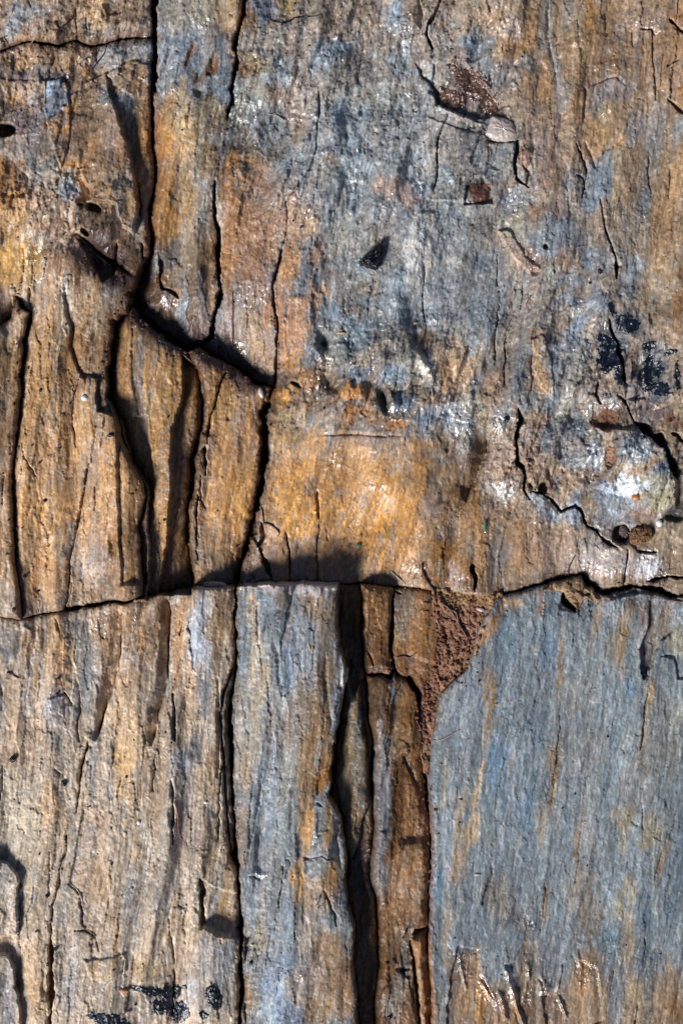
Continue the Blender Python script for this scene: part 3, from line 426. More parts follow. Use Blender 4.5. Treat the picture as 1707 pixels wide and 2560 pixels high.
# ------------------------------------------------------------------ stone colour (minerals and stains
SATF = 1.0
def lin(hx):
    c = np.array([int(hx[i:i + 2], 16) / 255 for i in (0, 2, 4)], f32)
    c = c.mean() + (c - c.mean()) * (SATF)
    return np.where(c < .04045, c / 12.92, ((c + .055) / 1.055) ** 2.4).astype(f32)
COLT = """
A1 250 150 350 200 85705c;150 60 150 60 70727a;80 180 60 100 737984 20;650 70 90 90 a08560;800 100 200 140 7f6650;640 170 140 60 8b8270;100 230 200 40 9c7850;250 350 350 80 8a6a4e;450 340 60 50 94714a;830 330 100 60 6e6a6a;60 490 120 60 4d4450;280 480 200 30 5a4f55;150 580 150 70 8f7764;370 650 80 130 66718a;320 560 20 60 8496ad;150 760 150 100 6e6570;200 640 60 60 7b7480;150 950 180 120 6b6f72;370 950 120 120 6a6058;560 560 120 100 6b5646;560 800 110 250 6f5c4c;640 700 60 100 8c7458;700 900 80 250 8d7668;640 1150 70 200 80674a;690 470 50 60 9a8564;700 620 60 60 70757a;870 500 100 130 8c6a45;820 430 60 40 9e8a68;920 620 50 160 7f5e3c;920 850 60 200 a87840;930 1150 50 200 a8733a;780 560 60 60 8a7350;60 1130 150 100 6b4a38;80 1250 120 100 96683f;100 1450 150 180 9b7a4a;300 1180 160 90 9a9484;430 1250 60 80 76839a;420 1130 80 60 8f927c;300 1080 120 50 5e6a66;350 1400 140 80 a18a74;330 1480 120 60 8c6d5c;580 1450 100 100 5e4a3a;740 1420 90 120 6a5a4a;850 1350 50 150 8f7444;770 1200 40 120 86836f;650 1300 60 50 7c5c45;80 1700 150 150 b08a3c;230 1700 60 80 8c6a20;500 1700 200 130 6d4f3a;690 1680 90 100 4a3527;850 1700 90 130 5b4634;1150 80 150 150 858070;1330 60 120 120 8a8672;1200 380 120 120 5f6b84 35;1100 420 80 120 78797a;1240 370 30 90 7b4c1e 20;1390 430 35 90 7a4a1c 20;1320 520 60 40 6d5238;1440 350 60 150 66707c;1460 620 60 40 64708a;1080 720 90 200 a07a48;1190 700 50 180 a3946a;1200 900 120 200 ab8850;1060 880 60 150 a87338;1300 800 60 200 6a5a40;1290 950 30 200 6f7660;1350 1050 80 150 80683a;1420 750 80 120 706040;1110 1350 100 250 a17842;1220 1300 60 200 9a7d4c;1310 1400 50 120 6b6c60;1480 1200 50 200 86603c;1530 850 50 150 54544c;1100 1650 80 120 4f5252;1250 1650 100 120 7a6a4e;1340 1500 60 200 665a48;1500 1550 60 300 91623c;1010 1700 50 80 6a7070
A2 60 80 100 120 8f7d5a;170 40 30 150 9a6830 15;300 60 100 80 66728a;450 60 60 100 a09058;600 60 80 80 7f7a68;350 300 250 200 8b8b80;470 300 80 80 847060;240 430 80 60 94895e;400 450 80 120 7d8a94 40;600 400 40 80 6a6f86;800 100 120 150 7f6a54;1000 100 100 120 7c6450;1130 60 60 100 75829a;1180 180 100 100 8a8d8c;1260 100 50 150 8c6b48 -15;960 120 20 200 9a7a48;780 300 80 50 56647e;850 400 100 80 6e5a48;700 350 120 80 70788a;1150 420 100 100 68747c;1200 320 50 50 9ca0a0;750 520 120 80 87805e;1000 480 120 80 7c6650;580 620 80 80 8a8276;200 650 150 150 8a9084;100 680 100 80 90957c;330 850 130 150 5c6470;130 930 100 60 4b4a40;350 980 80 80 5e563e;450 1050 90 150 6c7478 20;520 850 60 120 a0826a;480 780 60 60 7a6a56;750 780 120 150 85887a;760 750 40 80 5e6e86 20;1000 700 250 250 868878;1180 900 180 200 8a8c82;900 800 40 150 7a8494 20;940 620 80 60 8f8060;900 1000 100 100 757e8c 20;740 1040 50 40 9c6f40;680 1150 100 100 7d7354;900 1120 80 80 8e979c;1300 1000 50 250 9aa0a6;1370 900 50 250 736c5c;1480 900 80 200 7c6e5c;1100 1220 120 60 a3713f;1240 1280 80 80 a06a48;1300 1230 60 40 b8bec6;1450 1150 80 80 80888a;200 1100 100 150 8a6438;270 1220 80 80 9c7660;80 1100 40 150 9f6c35;100 1300 60 200 8f6844;200 1450 200 200 7d5640;500 1450 100 150 9c6f48;600 1450 60 80 a3803f;300 1600 120 150 7c5540;430 1700 60 150 b07436 8;620 1650 80 100 a8744e;650 1560 50 60 7e5f58;850 1400 150 200 7c7a6a;900 1300 60 100 7a848e;800 1600 120 150 857a66;960 1560 100 150 7c7360;1100 1550 100 200 857565;1330 1550 100 220 9b9385 -3;1260 1600 40 250 aaa498 8;1450 1550 80 250 6e6a64;1480 1400 80 80 5e6878
A3 250 60 250 60 80745c;300 120 100 40 9c7f60;420 170 90 80 b0a090;200 300 120 100 68717e;180 290 30 60 54648a -20;100 170 60 80 8a7a62;450 330 100 130 a3723e;560 250 60 200 8c6a44;600 560 120 120 86603a;690 100 40 200 808878;720 350 40 350 6c7a86 -8;850 120 80 150 7b7c6c;960 150 50 250 95672f 8;900 300 100 120 95805c;1050 120 80 150 8a7250;1060 350 60 150 8f6a40;1200 150 100 150 8c7460;1320 150 100 100 8a7a70;1450 300 120 300 70543e;1530 130 40 150 9a6430;1250 350 100 200 7d664e;1550 600 40 150 8e5a32;400 500 100 100 747a80;280 430 60 60 6a7282;430 650 120 100 8e7458;540 430 50 60 767f88;150 550 120 150 5f3a2c -45;80 650 100 80 6c4432;60 350 80 60 7c5c44;240 600 80 120 50291f -35;800 600 50 100 737c78;860 700 60 150 7a5844;960 530 60 50 6c5048;1060 600 120 80 66738a;1180 540 50 80 6c6f80;1000 700 60 80 7a818a;1050 750 70 60 a89870;1000 900 70 150 a07c50;1100 900 90 60 a58458;1060 1100 80 200 5f7086;1130 1000 60 60 8a8c6c;1250 820 80 100 68707e;1200 700 60 60 7e745e;1380 850 60 200 6e7478;1300 1000 120 200 7f6f58;1420 1100 120 200 7c6a50;1540 850 40 120 6d7c86;1540 1100 40 250 97764a;150 900 150 150 5e564a;420 980 60 60 6b7478;550 1030 60 60 a07a6a;350 1100 150 100 7c7a70;700 950 100 100 7d6462;680 1130 100 120 7f5540;850 1200 100 100 7a7074;230 1230 100 90 5a2f20;100 1150 100 150 7f7460;300 1150 60 60 8a8488;450 1330 80 60 7e8490;600 1400 60 60 94633c;480 1480 80 80 90905e;730 1380 80 60 7d5c4a;750 1480 150 120 69748a;850 1350 60 60 8a847a;950 1250 60 200 6a7a92;1250 1450 120 100 857a64;1200 1250 80 80 8a7458;1300 1300 50 120 5d6470;1450 1500 120 200 86683f;430 1600 60 140 9c7048 -40;560 1720 60 80 8c5c40;250 1400 150 80 837762;120 1550 100 150 62666c;250 1700 80 100 66707c;350 1700 80 100 6b6254;100 1750 80 80 7c7060;820 1600 120 80 74687a;830 1700 90 60 855a44;680 1600 80 80 6a7488;980 1700 60 100 65728a;1100 1700 60 100 7a7c76;1240 1720 60 60 7b8288;720 1780 80 60 868a70;1450 1750 100 150 86704a
B1 100 100 120 200 a9834a;230 130 60 100 917020;480 100 200 120 83644a;300 280 150 100 947257;600 250 150 80 7a6044;740 300 60 80 6d6c66;780 220 100 60 5d4a3a;60 420 80 60 5a4a4a;70 550 70 80 8c8a84;60 750 80 200 a07a4a;30 1100 60 250 8c7050;60 950 60 100 96806a;300 550 120 150 9a7446;390 650 25 150 84806c;250 900 120 300 ad8048;370 1000 20 200 857055;520 600 60 150 7f5a34;620 600 50 120 5c4830;650 450 40 150 7a7058;560 420 80 120 84623f;440 800 60 200 a07444;450 1200 100 250 b08350;250 1300 120 200 b48a56;250 1650 150 200 bb8e55;450 1600 60 150 8f6a3c;580 950 40 60 9a8c70;560 1100 60 150 a8885a;620 1150 20 100 5a4a30;700 1300 80 100 a07c50;700 1600 120 200 b08450;800 1500 60 150 a38258;880 1600 60 200 7d5c38;640 1000 60 100 56453a;800 600 60 150 90683f;870 600 20 150 a88c5c 5;930 650 40 100 6f736c;1050 700 100 100 907048;1120 620 80 60 777a80;900 900 30 200 74777a;1000 900 100 200 a5804a;950 1100 60 120 92845c;1080 1000 80 150 9a7a48;900 1250 60 120 6f6a68;1000 1250 80 150 a8824c;1030 1600 50 150 9f7844;1230 950 50 200 8f6836;1180 1350 50 250 94703f;1150 1700 50 150 9c7540;1350 850 60 80 85603c;1320 1000 20 200 665c50;1400 1000 60 200 a07444;1500 1250 90 150 9c7048;1450 1550 100 250 a87b44;1480 1050 80 100 9c7c48;1300 1450 40 120 64544c;1150 500 80 60 453028;1350 700 120 50 4d4048;1000 350 80 80 5b4234;1100 350 50 50 908880;1010 120 45 100 6c7575;1150 150 90 120 7c6f56;1280 250 60 150 54493e;1300 450 80 100 70503a;1350 150 60 200 80623c;1480 400 60 120 6c7070;1500 620 60 80 6f625c
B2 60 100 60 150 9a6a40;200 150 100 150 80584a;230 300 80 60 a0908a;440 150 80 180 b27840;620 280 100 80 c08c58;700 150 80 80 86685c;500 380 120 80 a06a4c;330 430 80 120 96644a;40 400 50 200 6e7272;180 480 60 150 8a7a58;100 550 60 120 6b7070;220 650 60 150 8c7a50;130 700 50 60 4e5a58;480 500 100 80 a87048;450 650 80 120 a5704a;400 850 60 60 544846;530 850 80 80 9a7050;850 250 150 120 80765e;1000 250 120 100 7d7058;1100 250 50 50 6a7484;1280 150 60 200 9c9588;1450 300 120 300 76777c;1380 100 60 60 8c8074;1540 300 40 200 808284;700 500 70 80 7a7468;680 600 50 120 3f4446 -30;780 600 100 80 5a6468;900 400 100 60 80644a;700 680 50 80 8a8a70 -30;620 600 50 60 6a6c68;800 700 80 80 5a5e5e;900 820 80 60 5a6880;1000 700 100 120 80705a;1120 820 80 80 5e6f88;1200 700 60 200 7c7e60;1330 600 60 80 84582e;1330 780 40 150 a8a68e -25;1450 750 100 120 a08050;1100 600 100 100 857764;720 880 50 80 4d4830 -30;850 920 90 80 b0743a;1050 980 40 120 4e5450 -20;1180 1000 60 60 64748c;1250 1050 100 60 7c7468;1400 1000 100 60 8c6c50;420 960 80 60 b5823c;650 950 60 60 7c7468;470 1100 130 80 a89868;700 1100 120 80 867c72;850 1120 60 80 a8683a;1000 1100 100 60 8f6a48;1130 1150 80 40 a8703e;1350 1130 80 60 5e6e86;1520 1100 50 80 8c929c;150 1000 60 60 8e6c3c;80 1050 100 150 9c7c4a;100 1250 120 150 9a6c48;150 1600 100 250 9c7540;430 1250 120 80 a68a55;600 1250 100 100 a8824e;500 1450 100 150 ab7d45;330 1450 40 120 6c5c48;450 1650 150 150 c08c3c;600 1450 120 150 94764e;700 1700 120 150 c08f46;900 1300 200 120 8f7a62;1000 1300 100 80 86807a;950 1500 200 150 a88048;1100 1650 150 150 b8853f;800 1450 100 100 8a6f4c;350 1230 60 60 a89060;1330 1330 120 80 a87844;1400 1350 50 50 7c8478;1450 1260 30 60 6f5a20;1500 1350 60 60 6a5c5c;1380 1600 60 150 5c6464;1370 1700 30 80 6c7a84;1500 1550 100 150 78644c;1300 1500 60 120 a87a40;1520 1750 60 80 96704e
B3 100 200 150 250 66666a;300 250 100 200 68696c;80 80 80 80 76695a;230 80 50 100 606c7c;480 60 60 100 a07850 -40;580 150 60 40 805040;700 150 60 100 7d7f66;820 100 80 60 82583f;960 80 50 80 66728c;830 200 150 60 6d7686;900 270 70 60 7c5c4c;850 330 120 60 7a84a0;850 420 60 60 9a9c86;1000 350 60 100 707c98;1240 130 60 80 7c8488;1200 250 60 120 6a7078;1400 250 120 250 84704a;1540 300 30 300 80582f;1430 480 100 120 7d6548;450 350 120 150 6e685c;300 450 100 150 5f6874;400 700 60 200 77603f;480 800 80 200 5e666c;600 700 30 150 b07f3a -12;640 850 40 100 b0803c -15;600 560 60 60 947450;650 480 60 80 6a625c;100 700 150 120 9f8050;80 850 100 120 ad8050;230 700 30 60 a89a70;200 600 40 80 667480;60 500 80 80 7c7a70;740 700 80 120 76808e;870 720 60 150 757264;870 600 60 60 6a767e;950 650 60 150 84867c;880 800 50 100 7d7a68;850 560 80 60 a4b0c4;900 480 80 60 7884a4;980 520 50 60 a08468;1200 700 80 200 725345;1080 680 60 120 40495a;1200 480 100 60 3c4654;1350 750 120 180 55585e;1300 850 80 100 6a5a5a;1250 950 80 60 8c8084;1450 950 80 60 6a6c74;1060 900 60 80 8f7460;1080 1000 80 50 9c948e;1050 1130 70 80 6b4332;1350 1100 120 80 665056;1480 1150 80 60 704c3c;1500 1000 60 60 8c7c60;780 1000 60 120 8f8a6c;800 1130 80 150 70777c;900 1150 40 60 505e70;700 1000 40 120 6c7480;550 1000 60 100 6c7476;600 1150 80 50 8c6444;650 1250 80 60 59647a;580 1250 60 50 8a6850;100 1100 150 120 9aa0a0;150 1020 80 60 9a947c;250 1100 60 150 7c6c3c;380 1100 60 120 8c8a84;330 900 60 120 95683c;230 1350 50 150 6a4820 15;130 1300 80 100 6e6462;80 1500 120 150 6f5c46;120 1650 50 120 5e4430;20 1300 40 80 6c5430;420 1400 120 150 97796a;600 1400 80 100 8a6c58;780 1300 120 80 7c7070;980 1350 60 120 8a94a4;880 1400 80 60 858c90;750 1500 100 80 8c6c5c;920 1500 60 60 806450;1090 1360 40 80 6c4c38;1260 1300 150 120 8494a0;1400 1450 60 60 5d6c86;1250 1450 120 60 a08a6c;1200 1550 120 60 b8bcc8;1380 1550 120 100 808a74;1100 1600 150 120 76829c;1300 1700 200 80 787f84;1400 1650 80 60 7c8050;1500 1750 60 50 30353a;380 1600 100 80 a09a98;620 1650 60 60 98a0a8;350 1750 150 80 94806c;200 1700 60 150 8c6434;50 1760 60 60 94887c;850 1720 60 80 7c86a0;750 1760 60 50 9aa0ac
C1 50 300 60 300 8c7050;60 650 60 120 9a968a;200 300 120 300 bb8c58;350 150 100 150 c0945c;300 550 150 150 b08052;430 150 30 150 957048;560 200 80 200 b48a58;600 480 100 150 90908c 25;650 420 60 80 a09c9c;520 600 60 60 85705c;700 450 80 120 8a6a58;740 300 30 80 5a4024;640 640 100 40 7c6038;790 600 60 60 96684a;850 300 60 300 7a5436;700 150 80 120 a98058;950 350 50 250 6f6a64;960 570 50 80 807460;1050 300 50 250 9a7038;1120 350 60 250 6c4f30;1100 520 60 80 705a50;1420 250 140 250 a07c50;1320 350 60 200 7a6a5c;1450 450 120 60 645858;60 950 80 150 585a5c;40 1050 50 50 4a4e56;180 950 50 150 9c7850;300 900 40 150 6c5840;370 950 80 200 a07a4c;550 1000 70 300 585f6a -3;580 1300 50 250 626a74;510 850 80 60 545a66;660 830 60 50 a08c80;690 950 70 150 906a4a;700 1200 50 200 705038;430 1150 60 250 a57c50;400 1300 60 50 7e7a78;360 1380 70 100 78869c;200 1250 80 200 b09c90;220 1200 20 120 a88448;80 1300 80 200 9c8668;380 1500 80 80 8c8078;200 1550 120 100 a88c68;100 1700 120 120 9a8264;900 750 60 60 80603c;860 950 60 120 8c6850;920 900 40 120 9a7040;1000 850 60 150 85653f;1080 750 40 120 5c4838;950 1100 80 200 82684c;1060 1100 40 200 6c4a2c;850 1250 80 120 9c7a50;830 1450 120 150 b08e54;800 1700 60 150 bf9456;950 1350 80 120 8c8278;920 1600 80 200 a0845c;1050 1500 30 200 8a6a44;620 1650 60 150 828078;530 1600 60 150 98806a;1150 800 60 80 9c6a44;1170 1050 60 200 a57a4e;1230 1250 80 250 a08468;1290 850 60 250 8a90a8;1320 1000 60 100 8c90a4;1340 700 60 80 908c94;1230 700 50 60 8c5f3c;1420 850 50 250 7e603f;1480 750 60 150 705038;1340 1250 40 200 4c566e;1400 1150 60 150 6c6258;1380 1400 60 150 847868;1330 1600 80 120 8c8880;1250 1650 40 100 4e5466;1150 1500 60 150 8a7458;1200 1750 80 80 8a8ea0;1380 1720 50 100 9c8468
C2 100 100 100 150 a47a42;80 330 80 60 7a6448;220 400 60 120 5e4a44;350 330 60 60 705c68;380 220 60 60 b08038;550 150 120 150 c8954a;550 60 100 60 c08c4a;450 60 100 60 b8944a;750 120 50 60 94703c;900 150 150 150 aa8044;1080 200 60 100 b88838;1110 240 30 50 5c6450;1200 150 80 150 9c7438;1390 80 60 100 66707a;1450 250 50 50 566064;1480 100 50 60 a0683a;980 350 80 60 a8742e;1150 400 120 80 a87640;700 400 120 80 84705a;500 470 250 60 6a5c5c;1250 450 100 60 96806c;1450 350 100 100 7c5428;1400 530 80 60 8a5830;1540 500 40 80 a08888;1320 400 30 60 5c5c5c;350 570 250 15 9c8478;650 595 130 18 9ca0b0;150 580 40 20 b8946c;150 700 40 120 6c7070;200 750 25 150 a08c68;230 650 20 60 b07c3c;300 680 50 80 6a7884;330 830 80 100 5e6272;420 700 60 150 54503e;520 800 80 250 74767c 10;620 700 100 100 7c7058;700 850 60 200 6c6250;560 1050 120 150 747882;450 1100 60 150 66748c;150 1000 40 300 74808a;240 1000 40 350 a09478;280 1250 50 200 8f8468;600 1250 100 200 7a6a50;700 1150 60 150 6e5a40;800 1150 20 120 9ca08c;380 1350 80 150 7a7a78;380 1600 120 250 7c7e7e;220 1550 100 200 85806c;130 1400 30 200 7c7468;500 1500 120 250 7a6c5c;650 1500 70 250 80603a;720 1700 50 150 8a6234;850 800 80 250 5c4228;880 1100 60 100 56403a;1020 700 90 80 a0703c;1000 900 80 120 84583c;1050 1000 60 120 7a4e32;1200 700 80 100 605c50;1180 850 60 120 6a604c;1330 700 60 100 7c5a34;1330 850 80 150 7c5228;1160 920 30 60 a07c44;1300 1050 100 100 7c4e28;1180 1030 60 30 7a4030;870 1250 40 100 6a5c40;860 1450 40 150 8a7850;900 1500 30 150 5c6060;860 1650 60 200 7f7048;800 1600 30 200 5c4a30;1000 1250 60 150 5c4c38;1120 1280 25 100 54585c;1050 1450 80 150 6c543c;1200 1350 60 150 7c5c38;1250 1450 60 120 6e4a28;1040 1700 40 180 8c8c8c;1120 1600 80 150 75603f;1220 1600 80 150 7c5a34;1200 1750 80 100 5c3c24;1300 1700 60 150 7c5030;1300 1250 60 60 74462a;1500 950 80 200 7c4e3c;1450 1150 80 100 7f4e38;1380 1300 60 150 6c4230;1380 1500 30 120 603a2a
C3 100 100 80 120 8a6438;50 400 80 200 85582a;150 480 60 100 84502c;40 230 60 60 585c5c;240 400 40 200 a07048;350 200 80 150 a5805c;370 400 70 100 777470;480 300 60 200 9c7450;620 250 120 200 9c7c68;800 300 150 150 a08874;800 450 150 100 8c7468;550 450 80 80 947054;1000 250 100 60 98908c;1050 400 150 100 a89c98;1000 520 100 60 8c766e;1220 450 100 60 a89c9c;1330 450 80 80 c0c0cc;700 120 60 80 98a0ac;560 100 80 80 9a8c78;880 60 40 60 6c7484;1050 130 120 80 7e8490;1200 120 150 80 7a8090;1300 130 80 60 8c6848;1460 300 80 200 84785c;1540 200 40 100 706a50;1540 60 60 60 20282e;1480 560 80 40 7c6458;300 600 150 40 8a6a50;800 1200 700 600 717880;300 820 50 170 a8763c 38;440 690 70 50 9c8250;200 1000 30 100 94673a 30;450 850 120 120 66717a;700 700 70 80 6f7d8c;650 980 90 130 566682;400 1000 80 150 5f6c7c 10;640 750 30 60 946c44;760 1100 16 300 8c6c3c;300 1250 50 120 8c7044;870 850 100 100 6c7274;850 720 50 50 5c5a5c;1000 800 30 120 8a7450;1170 950 40 200 8e6c34;1100 1000 50 120 6e6c50;950 1000 120 150 6c7478;1200 1230 30 100 5e7698;1280 950 50 80 88888c;1280 720 120 60 6a5440;1350 900 80 150 6c563c;1330 1100 40 80 4c3c30;1450 800 60 120 6a4c28;1520 950 50 80 7c7850;1470 1150 60 80 60686a;1350 1250 30 120 a08440;1320 1450 15 180 84683c;300 1450 24 200 8a744a 6;300 1350 200 200 6f7a86;120 1450 150 250 6f7680;350 1700 80 120 586c84;550 1600 120 200 6b7582;700 1700 20 100 9a7040;750 1600 12 200 6c5c3c;900 1300 150 150 7a7a74;900 1650 150 150 747672;1100 1500 120 200 6f7880;1200 1550 80 120 6a7474;1450 1400 120 150 747a6c;1400 1650 150 150 757868;100 1750 100 80 6e7078
D3 800 500 750 600 707880;230 300 22 180 9c8450 12;150 600 60 120 a08258 25;100 400 60 100 8a8070;350 200 50 150 5c6e92;450 350 100 150 687488;560 450 50 200 596a84;640 500 50 120 8a8064;710 250 30 200 7c6440 8;880 700 25 200 745c34 5;950 550 80 200 7e7f74;1050 500 80 200 757e84;1150 650 30 80 949a60;1170 480 60 80 857848;1140 1070 40 60 90945c;1200 950 60 100 8a8450;1250 250 100 200 76786a;1340 600 80 120 8a8658;1420 750 20 200 7c6c40 8;1530 800 40 400 48586a;1450 500 80 300 6c7678;1300 1050 50 150 47586a;80 800 50 120 a08060 20;30 1150 40 200 8a7458;270 980 30 80 4a4442 15;350 1000 100 150 7c6e5c;250 1200 100 150 66707a;500 1000 150 200 70767c;660 1050 15 150 7c5c34 8;750 1100 100 200 727a80;900 950 80 200 7c7260;480 1170 80 50 5c5048;950 1150 100 120 76685a;1080 1200 60 250 6e7e90;1200 1300 60 200 8c7854;1280 1380 50 120 3c4c60;1370 1400 50 60 404c5c;80 1450 60 150 6a4222;180 1450 60 150 94683a;230 1700 100 150 a87634;100 1720 100 150 7c5c40;350 1750 80 100 80583a;480 1750 60 100 8a6040;550 1500 80 250 7c5c3c;650 1750 120 100 6e5444;330 1450 80 120 66707c;700 1450 80 150 686c78;900 1550 80 150 9c7040;1000 1500 100 200 7c6448;850 1750 80 100 886648;1130 1650 70 150 68747e;1230 1650 60 150 8a7848;1300 1600 60 200 4a525a;1450 1650 100 200 8a6a48;1530 1750 50 100 7c5020;430 1450 24 100 a8a8ac -10
D1 80 300 120 250 a49c84;100 600 150 200 a8a48c;120 450 40 80 b0ac8c;60 950 80 200 6f7278;180 900 80 150 a09070;30 800 50 120 64666e;200 1150 60 120 8c7c60;60 1600 80 250 6c7280;200 1500 80 250 a08458;250 1700 60 150 a07848;130 1500 30 150 6c5030;350 350 60 180 b08a50;430 500 50 100 8c7058;300 700 60 150 a08c70;600 200 40 150 747c84;680 150 40 150 a08c70;790 100 50 120 c49a50;820 260 60 80 bc9850;860 350 60 100 b08c58;1030 300 80 250 7e6444;1000 150 60 120 8a7458;600 700 80 250 94704c;680 950 80 150 9c7448;620 1000 80 150 90704c;760 700 50 200 96886c;850 850 30 250 747c88;800 550 60 80 9a8c6c;500 700 60 120 9c846c;450 950 50 80 80807c;460 1100 80 100 807668;380 1100 60 80 7c7c84;900 700 50 120 a88c60;1000 900 100 250 757268;1050 1050 60 100 5c6678;950 1200 80 120 8c8468;850 1200 60 150 847c74;750 1250 60 150 a08458;600 1250 80 60 907c6c;650 1480 80 70 a08440;780 1430 50 60 a88c50;480 1350 100 120 8c8684;450 1600 100 150 7c7c80;950 1480 80 100 a0885c;900 1420 30 60 94643c;700 1650 120 120 847a6c;1230 250 60 250 6c6672;1260 60 40 80 4c5468;1240 600 70 150 6a6268;1380 200 50 200 9c885c;1200 900 60 200 80706a;1350 750 60 150 84744c;1450 900 80 150 74766c;1440 1080 70 120 a07c4c;1380 1050 30 80 6e7074;1270 1150 30 150 8c8054;1150 1150 40 150 988058;1400 1300 120 60 72707c;1450 1450 80 150 70717c;1250 1450 100 100 8a7c70;1100 1400 60 150 98805c;1250 1600 60 80 9094a0;1000 1500 80 80 98845c;1200 1750 100 60 888ca0;1500 1650 50 150 74685c;1350 1750 80 60 807a72
D2 40 300 30 300 6c6c68;40 900 40 200 9c8450;30 1080 50 80 a07c48;50 1350 60 80 6c6c74;50 1600 50 200 72747a;150 600 40 250 806c5a;170 200 60 150 8c7c60;330 250 100 200 7a8088;320 550 100 150 747e8a;430 250 60 200 7c7c74;580 200 80 250 80623a;680 200 40 120 7c5020;250 950 80 150 7c7e88;180 1100 50 120 747888;370 900 30 200 5c6064;400 620 60 100 747c7c;550 550 60 150 a0763a;640 550 40 150 5c6468;700 550 50 150 8a6c3c;500 850 50 120 b08a50;600 1000 100 150 8c7858;750 900 60 150 966c38;430 1050 40 150 6c7484;230 1250 80 100 8a866c;400 1200 60 150 7e8a90 15;450 1350 50 80 66748c;560 1250 60 120 9c9080;680 1300 120 150 84684a;750 1500 120 200 7c603c;620 1500 60 120 948474;200 1650 50 150 90744c;350 1600 80 200 7c84a0;300 1750 80 80 84909c;500 1600 60 150 84786c;650 1700 120 120 8a7048;470 1750 80 80 5c607c;820 1700 50 120 866038;830 200 60 250 7c6c48;900 150 40 150 6c6858;850 600 25 150 907c54;920 300 30 120 64625a;940 1500 70 350 6e5238;930 800 80 200 5a4a40;1060 300 60 250 7c8086;1040 600 60 200 7c8086;1050 850 50 120 74767a;1180 400 50 350 6a4224;1270 200 80 200 6c4024;1250 450 60 200 84583a;1330 550 40 100 9c7458;1230 800 100 150 8a6440;1150 1000 80 200 7c5c3c;1300 1000 50 150 846040;1100 1200 60 200 84623a;1200 1250 60 80 74604c;1100 1400 60 150 7c5830;1200 1400 40 100 54504c;1170 1600 80 120 7c7468;1130 1750 80 80 8a8474;1250 1650 40 150 705434;1300 1350 50 80 a47450;1330 1550 50 250 96704c;1480 500 80 500 76808a;1480 1400 80 450 76808a;1460 250 16 200 a0947c 6;1530 600 16 200 a09478 8;1410 900 20 120 5e7090
M0 1000 500 1500 1500 8a7058;1050 350 1200 1300 7f8488;350 200 700 800 80644c;1500 300 700 900 8a735c;100 700 500 600 a07040;700 500 350 900 8f6a48;1350 700 900 1300 757a80;250 1200 700 1300 ad7c48;600 1150 400 1200 a0703e;950 1250 800 600 b07c44;1400 1350 900 400 94887e;250 2000 1100 1700 98806a;200 2300 700 1100 94866f;700 1950 600 2300 76787c;900 1800 250 1500 76502e;1000 2000 200 2000 7a4e2e;1400 1900 1500 1700 6f7d8c;1400 2500 1300 300 7c5f45;1650 200 250 800 7a5636;1400 2200 1300 900 6d7a86
M0 160 340 330 420 7a7068;230 60 260 100 80705c;60 560 200 260 98764a
M0 1400 1950 1500 1400 536679
M0 1020 2000 120 900 74482a
B3 1110 640 90 170 343c4a;1210 490 100 60 39424e 25;1350 800 100 170 454a54;1450 960 80 50 3e4650;1060 1130 110 80 6e5244;1330 1050 140 80 6a5654
M0 1000 2250 200 500 7a5232;1030 1900 110 500 6e4428
M0 170 300 300 260 6f6a68;1050 380 450 450 7c848a;1280 760 300 500 6b7076
D1 1000 1640 130 60 5a5650;1090 1700 60 90 4c4c4c;720 1780 110 60 5a5a60;1390 1660 60 80 54545a
M0 300 1950 500 800 a8977e
"""
blobs = []; SATF = .95
for ln in COLT.strip().splitlines():
    k, rest = ln.split(' ', 1)
    for it in rest.split(';'):
        q = it.split()
        if len(q) < 5: continue
        v = [float(a) for a in q[:4]]; hx = q[4]; rot = float(q[5]) if len(q) > 5 else 4.0
        blobs.append((k, *v, rot, hx))
blobs.sort(key=lambda b: -b[3] * b[4] * (50 if b[0] == 'M0' else 1))
ORG['M0'] = (0, 0)
COL = np.empty(X.shape + (3,), f32); COL[:] = lin('86735c')
cxw = (X + WX * 1.6 + FIB * sfbm(G / 9, Y / 90, 60, 3, .7) * 7 + vn(X / 4, Y / 5, 61) * 3).astype(f32)
cyw = (Y + WY * 2.5 + sfbm(G / 7, Y / 80, 57, 3, .75) * 34 * (0.3 + FIB)).astype(f32)
NB = fbm(G / 26, Y / 60, 47, 4, .6)
NF = .6 * (FIB * sfbm((G + .2 * Y) / 6, Y / 28, 56, 3, .8) + (1 - FIB) * sfbm((X + .45 * Y + WX) / 7, (Y - .45 * X) / 42, 56, 3, .8)) + .6 * fbm(X / 7, Y / 9, 59, 3, .8)
NBL = NB * .45 + NF * .4 + .32 * spl * FIB + .4 * slcell * (1 - FIB)
BASE = [(0, '7c6450', .5), (2, '9a8268', .5), (3, '9c7442', .6), (4, 'a06e3a', .6), (6, 'ae9d86', .75), (7, '50504c', .8), (8, '6c747c', .8), (9, '7a5230', .9), (10, '7a6844', .7), (11, '7c4f28', .85), (12, '76482a', .8), (13, '6b747a', .97), (14, '96694a', .8)]
based = False
for k, x, y, rx, ry, rot, hx in blobs:
    if k != 'M0' and not based:
        based = True
        for n_, hx_, st_ in BASE:
            s_, _, _, t_ = Z[n_]; m_ = (t_ < 6) * st_
            if n_ == 13: m_ = m_ * sstep(2520, 2380, Y[s_] + 60 * NB[s_]) 
            COL[s_] += (lin(hx_) - COL[s_]) * m_[..., None]
    s, d = ell(k, x, y, rx * 1.12, ry * 1.12, rot, 1.55, cxw, cyw)
    m = (1 - sstep(.55, 1.2, d + NBL[s] * .95)) * (.95 if k == 'M0' else (.66 if k in ('C3', 'D3') else .84 if k in ('C2', 'D2') else .66 if k in ('B1', 'C1', 'D1') else .76))
    COL[s] += (lin(hx) - COL[s]) * m[..., None]
